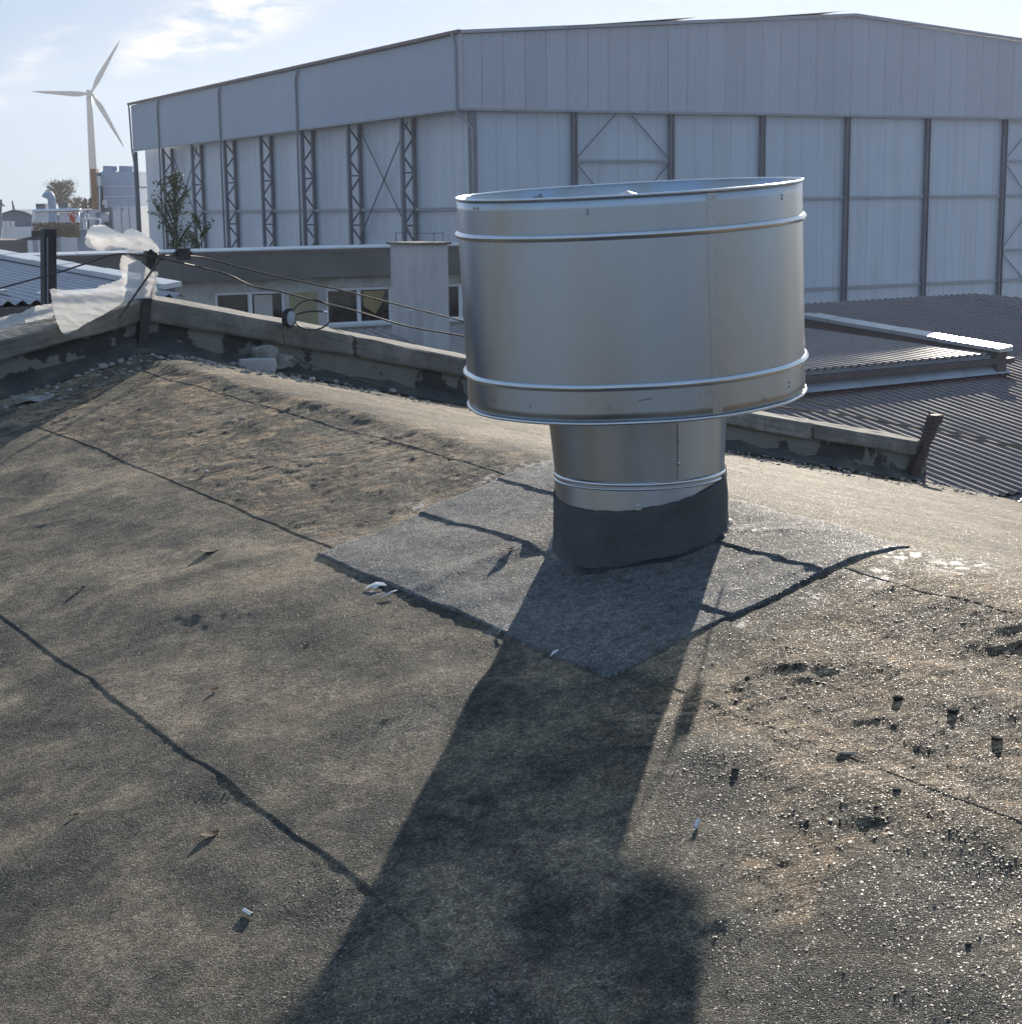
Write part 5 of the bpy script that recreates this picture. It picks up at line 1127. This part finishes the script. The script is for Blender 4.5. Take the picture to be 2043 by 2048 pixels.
# chimney
cp = atd(797, 560, 25.0)
A3 = np.array([AH[0], AH[1], 0]); B3 = np.array([BH[0], BH[1], 0])
def fit(dirn, x):
    best = None
    for s in np.linspace(.05, 1.6, 800):
        p = cp + dirn * s; px = (1021.5 + FPX * (p @ RT) / (p @ fwd)) / KD
        if best is None or abs(px - x) < best[0]: best = (abs(px - x), s)
    return best[1]
la, lb_ = fit(A3, 738), fit(B3, 846)
chm = thing('chimney', 'square whitewashed chimney block with thin slab cap standing left of the cowl', 'chimney', (cp[0], cp[1], -5))
mb = MB(); mb.box(np.array([cp[0], cp[1], GZ]), A3 * la, B3 * lb_, Z3 * (-.56 - GZ)); mb.build('shaft', M['chimney'], chm)
mb = MB(); V, F = rough_block(np.array([cp[0], cp[1], -.558]) - A3 * .05 - B3 * .05, A3 * (la + .1), B3 * (lb_ + .1), Z3 * .038, .008, 71, .008, 3); obj('cap_slab', V, F, M['stone'], chm)
mb = MB()
for (a, b) in ((la * .9, .05), (.05, .25), (.1, lb_ * .95)):
    p = cp + A3 * a + B3 * b; p[2] = -.52; mb.tube([p, p + Z3 * .145], .006, 5)
mb.tube([cp + A3 * la * .9 + B3 * .05 + Z3 * (-.385 - cp[2]), cp + A3 * .05 + B3 * .25 + Z3 * (-.395 - cp[2]), cp + A3 * .1 + B3 * lb_ * .95 + Z3 * (-.38 - cp[2])], .004, 5); mb.build('lightning_wire', M['cable'], chm)
q = atd(776, 672, 23); mb = MB(); mb.tube([(q[0], q[1], GZ + 5), (q[0], q[1], q[2] + .2)], .03, 8); tag(mb.build('vent_pipe', M['boxwall']), 'short pale vent pipe poking up in front of the chimney foot', 'vent pipe')

# ================================================================== wind turbine
YT = 520.0
def FP(x, y, Y): r = ray(x, y); return r * (Y / r[1])
hub = FP(172, 176, YT); tb_ = np.array([hub[0] + 1.2, hub[1], GZ])
wt = thing('wind_turbine', 'white three bladed wind turbine standing far off at the left', 'wind turbine', tb_)
topp = FP(168, 180, YT + 2); base_ = np.array([FP(181, 430, YT + 2)[0], YT + 2, GZ])
mb = MB(); pts = [base_ + (topp - base_) * t for t in np.linspace(0, 1, 9)]; mb.tube(pts, [1.5 - .65 * t for t in np.linspace(0, 1, 9)], 18); mb.build('tower', M['turbine'], wt, smooth=True)
mb = MB(); n0, n1 = FP(163, 176, YT + 3.2), FP(173, 177, YT - .3); V, F = rough_block(n0 - Z3 * 1.1 - np.array([0, 1.1, 0]), n1 - n0, np.array([0, 2.2, 0]), Z3 * 2.3, .02, 5, .3, 2); obj('nacelle', V, F, M['turbine'], wt, smooth=False)
mb = MB(); mb.tube([hub + np.array([-.3, .4, 0]), hub + np.array([.35, -.5, 0]), hub + np.array([.7, -1.1, 0])], [.62, .55, .12], 12); mb.build('hub', M['turbine'], wt, smooth=True)
for (x, y) in ((227, 75), (61, 172), (234, 278)):
    tip = FP(x, y, YT - .6); h0 = hub + np.array([.1, -.3, 0]); d = tip - h0; Lb = np.linalg.norm(d); d /= Lb
    side = np.cross(d, [0, 1.0, 0]); side /= np.linalg.norm(side); thk = np.array([0, 1.0, 0]); V = []; F = []; n = 10
    for i in range(n + 1):
        t = i / n; c = [.32, .42, .78, .82, .74, .64, .55, .46, .37, .26, .06][i]; th = [.3, .26, .2, .15, .12, .1, .09, .07, .05, .04, .02][i]
        ctr = h0 + d * Lb * t + thk * (-.3 * t * t)
        for k in range(8): a = k * pi / 4; V.append(ctr + side * (c * cos(a) + c * .35) + thk * th * sin(a))
    for i in range(n):
        for k in range(8): F.append((i * 8 + k, i * 8 + (k + 1) % 8, (i + 1) * 8 + (k + 1) % 8, (i + 1) * 8 + k))
    F.append(tuple(range(8))); F.append(tuple(range(n * 8, n * 8 + 8))[::-1]); obj('blade', V, F, M['turbine'], wt, smooth=True)

# ================================================================== plant beyond the roofs on the left
def fbox(x0, y0, x1, y1, Y, dep, zb=None):
    a = FP(x0, y1, Y); b = FP(x1, y1, Y); c = FP(x0, y0, Y); zlo = a[2] if zb is None else zb
    return np.array([a[0], Y, zlo]), np.array([b[0] - a[0], 0, 0]), np.array([0, dep, 0]), np.array([0, 0, c[2] - zlo])
ct = thing('cooling_tower', 'tall blue grey cooling unit with two fan stacks beside the hangar end', 'cooling unit', FP(222, 430, 120))
mb = MB(); mb.box(*fbox(191, 324, 262, 352, 120, 3.2)); mb.build('upper_casing', M['machine'], ct)
mb = MB(); mb.box(*fbox(196, 352, 262, 392, 120.05, 3.1)); mb.build('lower_casing', M['machine'], ct)
for yy in (352, 371): mb = MB(); o, a, b, c = fbox(195, yy - .6, 262, yy + .8, 119.95, .1); mb.box(o, a, b, c); mb.build('panel_flange', M['machine_pale'], ct)
for x in (207.5, 238):
    a, b = FP(x, 325, 121.5), FP(x, 313, 121.5); mb = MB(); mb.tube([a, a + (b - a) * .2, b], [.56, .5, .5], 16); mb.build('fan_stack', M['machine'], ct)
mb = MB(); mb.box(*fbox(186, 325, 191, 405, 119.7, 1.2)); mb.build('side_duct', M['machine_dark'], ct)
mb = MB(); mb.box(*fbox(184, 332, 189, 351, 119.3, .4)); mb.build('control_box', M['machine_pale'], ct)
mb = MB(); mb.tube([FP(187.5, 352, 119.4), FP(188, 400, 119.4)], .05, 6); mb.tube([FP(195, 386, 119.4), FP(196, 377, 119.4), FP(199, 376, 119.4), FP(200, 392, 119.4)], .09, 6); mb.build('pipework', M['machine_pale'], ct)
mb = MB(); mb.box(*fbox(191, 392, 262, 400, 120.2, 3, None)); mb.build('support_frame', M['machine_dark'], ct)
mb = MB(); mb.box(*fbox(175, 318, 186, 408, 121, .8, GZ)); tag(mb.build('rusty_stack', M['rustpanel']), 'tall rusty orange steel column left of the cooling unit', 'steel column')
cn = thing('white_container', 'pale container body below the cooling unit left of the hangar', 'container', FP(236, 440, 112))
o, a, b, c = fbox(213, 389, 262, 440, 112, 4, GZ); mb = MB(); mb.box(o, a, b, c); mb.build('body', M['machine_pale'], cn)
for x in (213.5, 230, 245): mb = MB(); o, a, b, c = fbox(x, 390, x + .7, 440, 111.95, .06, GZ); mb.box(o, a, b, c); mb.build('panel_joint', M['machine_dark'], cn)
mb = MB(); mb.box(*fbox(230, 393, 232, 396, 111.9, .1)); mb.box(*fbox(215, 391, 217, 393, 111.9, .1)); mb.build('handle', M['machine_dark'], cn)
mb = MB(); mb.box(*fbox(208, 390, 213, 440, 112.1, 3, GZ)); mb.build('end_post', M['machine_dark'], cn)
# pipe rack
rk = thing('pipe_rack', 'tall inverted U of silver pipe with a second post among the plant at left', 'pipe rack', FP(100, 440, 105))
mb = MB(); mb.tube(spline([FP(65, 452, 105), FP(64.5, 420, 105), FP(64, 402, 105), FP(65, 398.5, 105), FP(69, 398, 105), FP(110, 397, 105), FP(152, 396, 105)], 6), .12, 8); mb.build('main_pipe', M['galv_bright'], rk, smooth=True)
mb = MB(); mb.tube([FP(147, 397, 105.1), FP(147.5, 445, 105.1)], .10, 8); mb.build('rack_post', M['galv_bright'], rk, smooth=True)
mb = MB(); mb.tube([FP(152, 413, 105), FP(170, 412, 105), FP(187, 413, 105), FP(189, 416, 105), FP(189, 428, 105)], .07, 8); mb.tube([FP(160, 414, 105), FP(161, 445, 105)], .13, 8); mb.build('branch_pipe', M['machine_pale'], rk, smooth=True)
V = [];
rg_ = [FP(163 + 3.6 * cos(a), 408 + 4.2 * sin(a), 104.8) for a in np.linspace(0, 2 * pi, 17)]; mb = MB(); mb.tube(rg_, .05, 6); mb.tube([FP(163, 412, 104.8), FP(164, 419, 104.8)], .06, 6); mb.build('valve_wheel', M['machine_pale'], rk, smooth=True)
ed = thing('exhaust_duct', 'grey cane shaped exhaust duct curving over at the top', 'duct', FP(98, 425, 108))
mb = MB(); mb.tube(spline([FP(100, 430, 108), FP(99, 400, 108), FP(98, 385, 108), FP(97, 374, 108), FP(93, 368, 108), FP(88, 369, 108), FP(86, 373, 108)], 6), .26, 12); mb.build('duct', M['machine'], ed, smooth=True)
for i, (x0, x1) in enumerate(((67.5, 85), (110, 128))):
    f = thing('roof_fan_unit', ['boxy grey fan unit left of the cane shaped duct', 'boxy grey fan unit right of the cane shaped duct'][i], 'fan unit', FP((x0 + x1) / 2, 396, 109), group='grey fan units above the plant')
    mb = MB(); mb.box(*fbox(x0, 384 - i, x1, 391, 109, .8)); mb.build('hood', M['machine_dark'], f); mb = MB(); mb.box(*fbox(x0 + .8, 391, x1 - .8, 396, 109.1, .6)); mb.build('base', M['machine'], f)
# small plant blocks
for i, (x0, y0, x1, y1, Y, mm, lab) in enumerate([(68, 403, 92, 412, 112, 'machine_pale', 'pale low plant cabinet under the pipe rack left of the duct'), (112, 402, 150, 412, 113, 'machine_pale', 'long pale plant roof under the pipe rack right of the duct'), (152, 402, 190, 420, 115, 'machine', 'blue grey plant block left of the white container'),
        (155, 396, 163, 404, 114, 'machine_pale', 'small pale tank casing left of a similar one'), (167, 396, 175, 404, 114, 'machine_pale', 'small pale tank casing next to the rusty column'), (145, 434, 180, 446, 104, 'machine', 'low teal grey plinth at the foot of the pipe post'), (152, 420, 208, 436, 116, 'machine_dark', 'dark recess wall behind the branch pipes'), (60, 412, 150, 440, 118, 'boxwall', 'pale long shed wall far behind the brush')]):
    mb = MB(); mb.box(*fbox(x0, y0, x1, y1, Y, 2.2, GZ)); mb.box(*fbox(x0 - .4, y0 - .8, x1 + .4, y0, Y - .1, 2.4)); tag(mb.build('plant_block', M[mm]), lab, 'plant block')
for i, (x, y, lab) in enumerate([(134, 411, 'left red valve cluster'), (139, 414, 'right red valve cluster')]):
    mb = MB(); q = FP(x, y, 111); mb.tube([q - Z3 * .2, q + Z3 * .2], .1, 8); mb.tube([q + Z3 * .28 + np.array([.2 * cos(a), .05, .2 * sin(a)]) for a in np.linspace(0, 2 * pi, 9)], .04, 5); tag(mb.build('red_valve', M['redbit']), lab + ' below the pipe rack', 'valve')
bs = thing('gambrel_shed', 'dark blue shed with pale gambrel roof at the far left', 'shed', FP(32, 440, 150))
prof = [(2, 412), (2, 409), (9, 403), (27, 397.5), (48, 401), (66, 409), (66, 412)]
V = []; V0 = [FP(x, y, 150) for x, y in prof]; V0[0][2] = V0[-1][2] = GZ
V0[0][0] = V0[1][0]; V0[-1][0] = V0[-2][0]; n = len(V0); V = V0 + [q + np.array([6, 14, 0]) for q in V0]
obj('body', V, [tuple(range(n))] + [(i, i + n, (i + 1) % n + n, (i + 1) % n) for i in range(n)] + [tuple(range(n, 2 * n))[::-1]], M['shed'], bs)
V = []; F = []
for i in range(1, n - 1): q = V0[i] + np.array([0, -.4, .12]); V += [q, q + np.array([6.3, 15, 0])]
for i in range(n - 3): F.append((i * 2, i * 2 + 1, i * 2 + 3, i * 2 + 2))
obj('roof', V, F, M['steelmid'], bs)
mb = MB(); mb.box(*fbox(3, 428, 60, 450, 149.5, .3, GZ)); mb.build('pale_plinth', M['machine_pale'], bs)
for i, x in enumerate((8.5, 15, 24)): mb = MB(); mb.tube([FP(x, 455, 140), FP(x, 417, 140)], .17, 8); tag(mb.build('stub_pipe', M['machine_pale']), 'white upright pipe before the blue shed, ' + ['leftmost of three', 'middle of three', 'rightmost of three'][i], 'pipe', 'white upright pipes before the blue shed')
mb = MB(); mb.tube([FP(23, 378, 160), FP(27, 398, 160)], [.06, .16], 6); tag(mb.build('antenna_mast', M['machine_dark']), 'thin leaning mast behind the blue shed roof', 'mast')
mb = MB(); mb.tube([FP(-1, 450, 135), FP(1.5, 376, 135)], .12, 6); mb.bar(FP(-2, 377, 135), FP(9, 388, 135), .1, .1); mb.bar(FP(1, 388, 135), FP(9, 388, 135), .08, .08); tag(mb.build('lamp_gantry', M['machine_dark']), 'dark steel mast with angled arm cut by the left edge', 'mast')

# ================================================================== trees
def leafcloud(pts, sz, seed, n_per=1):
    rg = np.random.default_rng(seed); V = []; F = []
    for i, p in enumerate(pts):
        s = sz * (.6 + .8 * rg.random()); a = rg.normal(size=3); a /= np.linalg.norm(a); b = np.cross(a, rg.normal(size=3)); b /= np.linalg.norm(b); p = np.array(p)
        V += [p - a * s, p + b * s * .5, p + a * s, p - b * s * .5]; F.append((i * 4, i * 4 + 1, i * 4 + 2, i * 4 + 3))
    return V, F
def tree(name, base, top, rad, m, label, cat, nl, lsz, seed, shape='poplar', limbs=14):
    t = thing(name, label, cat, base); rg = np.random.default_rng(seed); base, top = np.array(base, float), np.array(top, float); H_ = np.linalg.norm(top - base); mb = MB()
    mb.tube([base, base + (top - base) * .5 + np.array([.1, 0, 0]), base + (top - base) * .95], [H_ * .014, H_ * .008, H_ * .002], 6); mb.build('trunk', M['bark'], t)
    pts = []; mbl = MB()
    for i in range(limbs):
        f = .22 + .72 * (i + rg.random()) / limbs; p0 = base + (top - base) * f; a = rg.random() * 2 * pi
        if shape == 'poplar': R_ = rad * (1 - abs(f - .45) * 1.35) * (.6 + .5 * rg.random()); rise = R_ * 1.3
        elif shape == 'round': R_ = rad * sqrt(max(.05, 1 - ((f - .55) / .5) ** 2)) * (.75 + .35 * rg.random()); rise = R_ * .9; p0 = base + (top - base) * (.5 + f * .36)
        else: R_ = rad * (1.05 - f); rise = -R_ * .15
        p1 = p0 + np.array([cos(a) * R_, sin(a) * R_, rise]); pm = (p0 + p1) / 2 + np.array([0, 0, R_ * .12]); r0 = H_ * .006
        mbl.tube([p0, pm, p1], [r0, r0 * .7, r0 * .3], 5)
        for k in range(3):
            q0 = p0 + (p1 - p0) * (.4 + .2 * k); q1 = q0 + (rg.random(3) - .4) * R_ * .7; mbl.tube([q0, q1], [r0 * .5, r0 * .2], 4)
            for j in range(max(1, nl // (limbs * 6))): w = rg.random(); pts.append(q0 + (q1 - q0) * w + rg.normal(size=3) * R_ * .10)
        for j in range(max(1, nl // (limbs * 2))):
            w = rg.random() ** .6; pts.append(p0 + (p1 - p0) * w + rg.normal(size=3) * R_ * .17)
    mbl.build('limbs', M['bark'], t)
    V, F = leafcloud(pts, lsz, seed + 1); obj('crown', V, F, m, t)
tree('poplar_tree', FP(322, 640, 36), FP(330, 322, 36), .72, M['leafg'], 'loose leafy young poplar growing before the hangar end', 'tree', 1500, .038, 3, 'poplar', 30)
tree('poplar_tree', FP(375, 640, 37), FP(378, 405, 37), .5, M['leafg'], 'shorter leafy bush right of the taller poplar by the hangar', 'tree', 900, .038, 4, 'poplar', 18)
tree('bare_tree', FP(117, 470, 190), FP(113, 334, 190), 1.75, M['brush'], 'round nearly bare tree standing above the plant', 'tree', 2600, .10, 5, 'round', 40)
tree('bare_tree', FP(143, 470, 195), FP(141, 366, 195), 1.3, M['brush'], 'smaller bare tree right of the round one', 'tree', 1300, .10, 6, 'round', 24)
for i, (x, y, lab) in enumerate([(154, 384, 'short dark conifer, leftmost of the three'), (159, 371, 'dark conifer in the middle of the three'), (172, 369, 'dark conifer nearest the turbine tower')]):
    tree('conifer', FP(x, 470, 200), FP(x, y, 200), 1.5, M['conifer'], lab, 'tree', 2400, .22, 10 + i, 'conifer', 40)
tree('autumn_tree', FP(270, 640, 150), FP(271, 338, 150), 2.2, M['leafb'], 'reddish brown tree glimpsed between the hangar corner column and wall', 'tree', 2600, .16, 14, 'poplar', 34)
rgb_ = np.random.default_rng(8); pts = []
for i in range(2600):
    x = rgb_.uniform(62, 150); y = 446 - rgb_.random() ** 1.4 * 26 ; pts.append(FP(x, y, 101 + rgb_.random() * 3))
V, F = leafcloud(pts, .09, 77); tag(obj('dry_brush', V, F, M['brush'], kind='stuff'), 'brown dry brush and weeds below the pipe rack', 'brush')

# ================================================================== thin autumn haze
mb = MB(); mb.box((-880, -880, GZ - 1), (1760, 0, 0), (0, 1760, 0), (0, 0, 60 - GZ)); hz = mb.build('haze', None, kind='stuff'); hz['label'] = 'thin pale haze lying over the whole site'
hm = bpy.data.materials.new('haze'); hm.use_nodes = True; hn, hl = hm.node_tree.nodes, hm.node_tree.links; hn.clear()
ho = hn.new('ShaderNodeOutputMaterial'); hv = hn.new('ShaderNodeVolumePrincipled'); hv.inputs['Color'].default_value = (.92, .95, 1, 1); hv.inputs['Density'].default_value = .0004; hv.inputs['Anisotropy'].default_value = .5
hl.new(hv.outputs[0], ho.inputs['Volume']); hz.data.materials.append(hm)
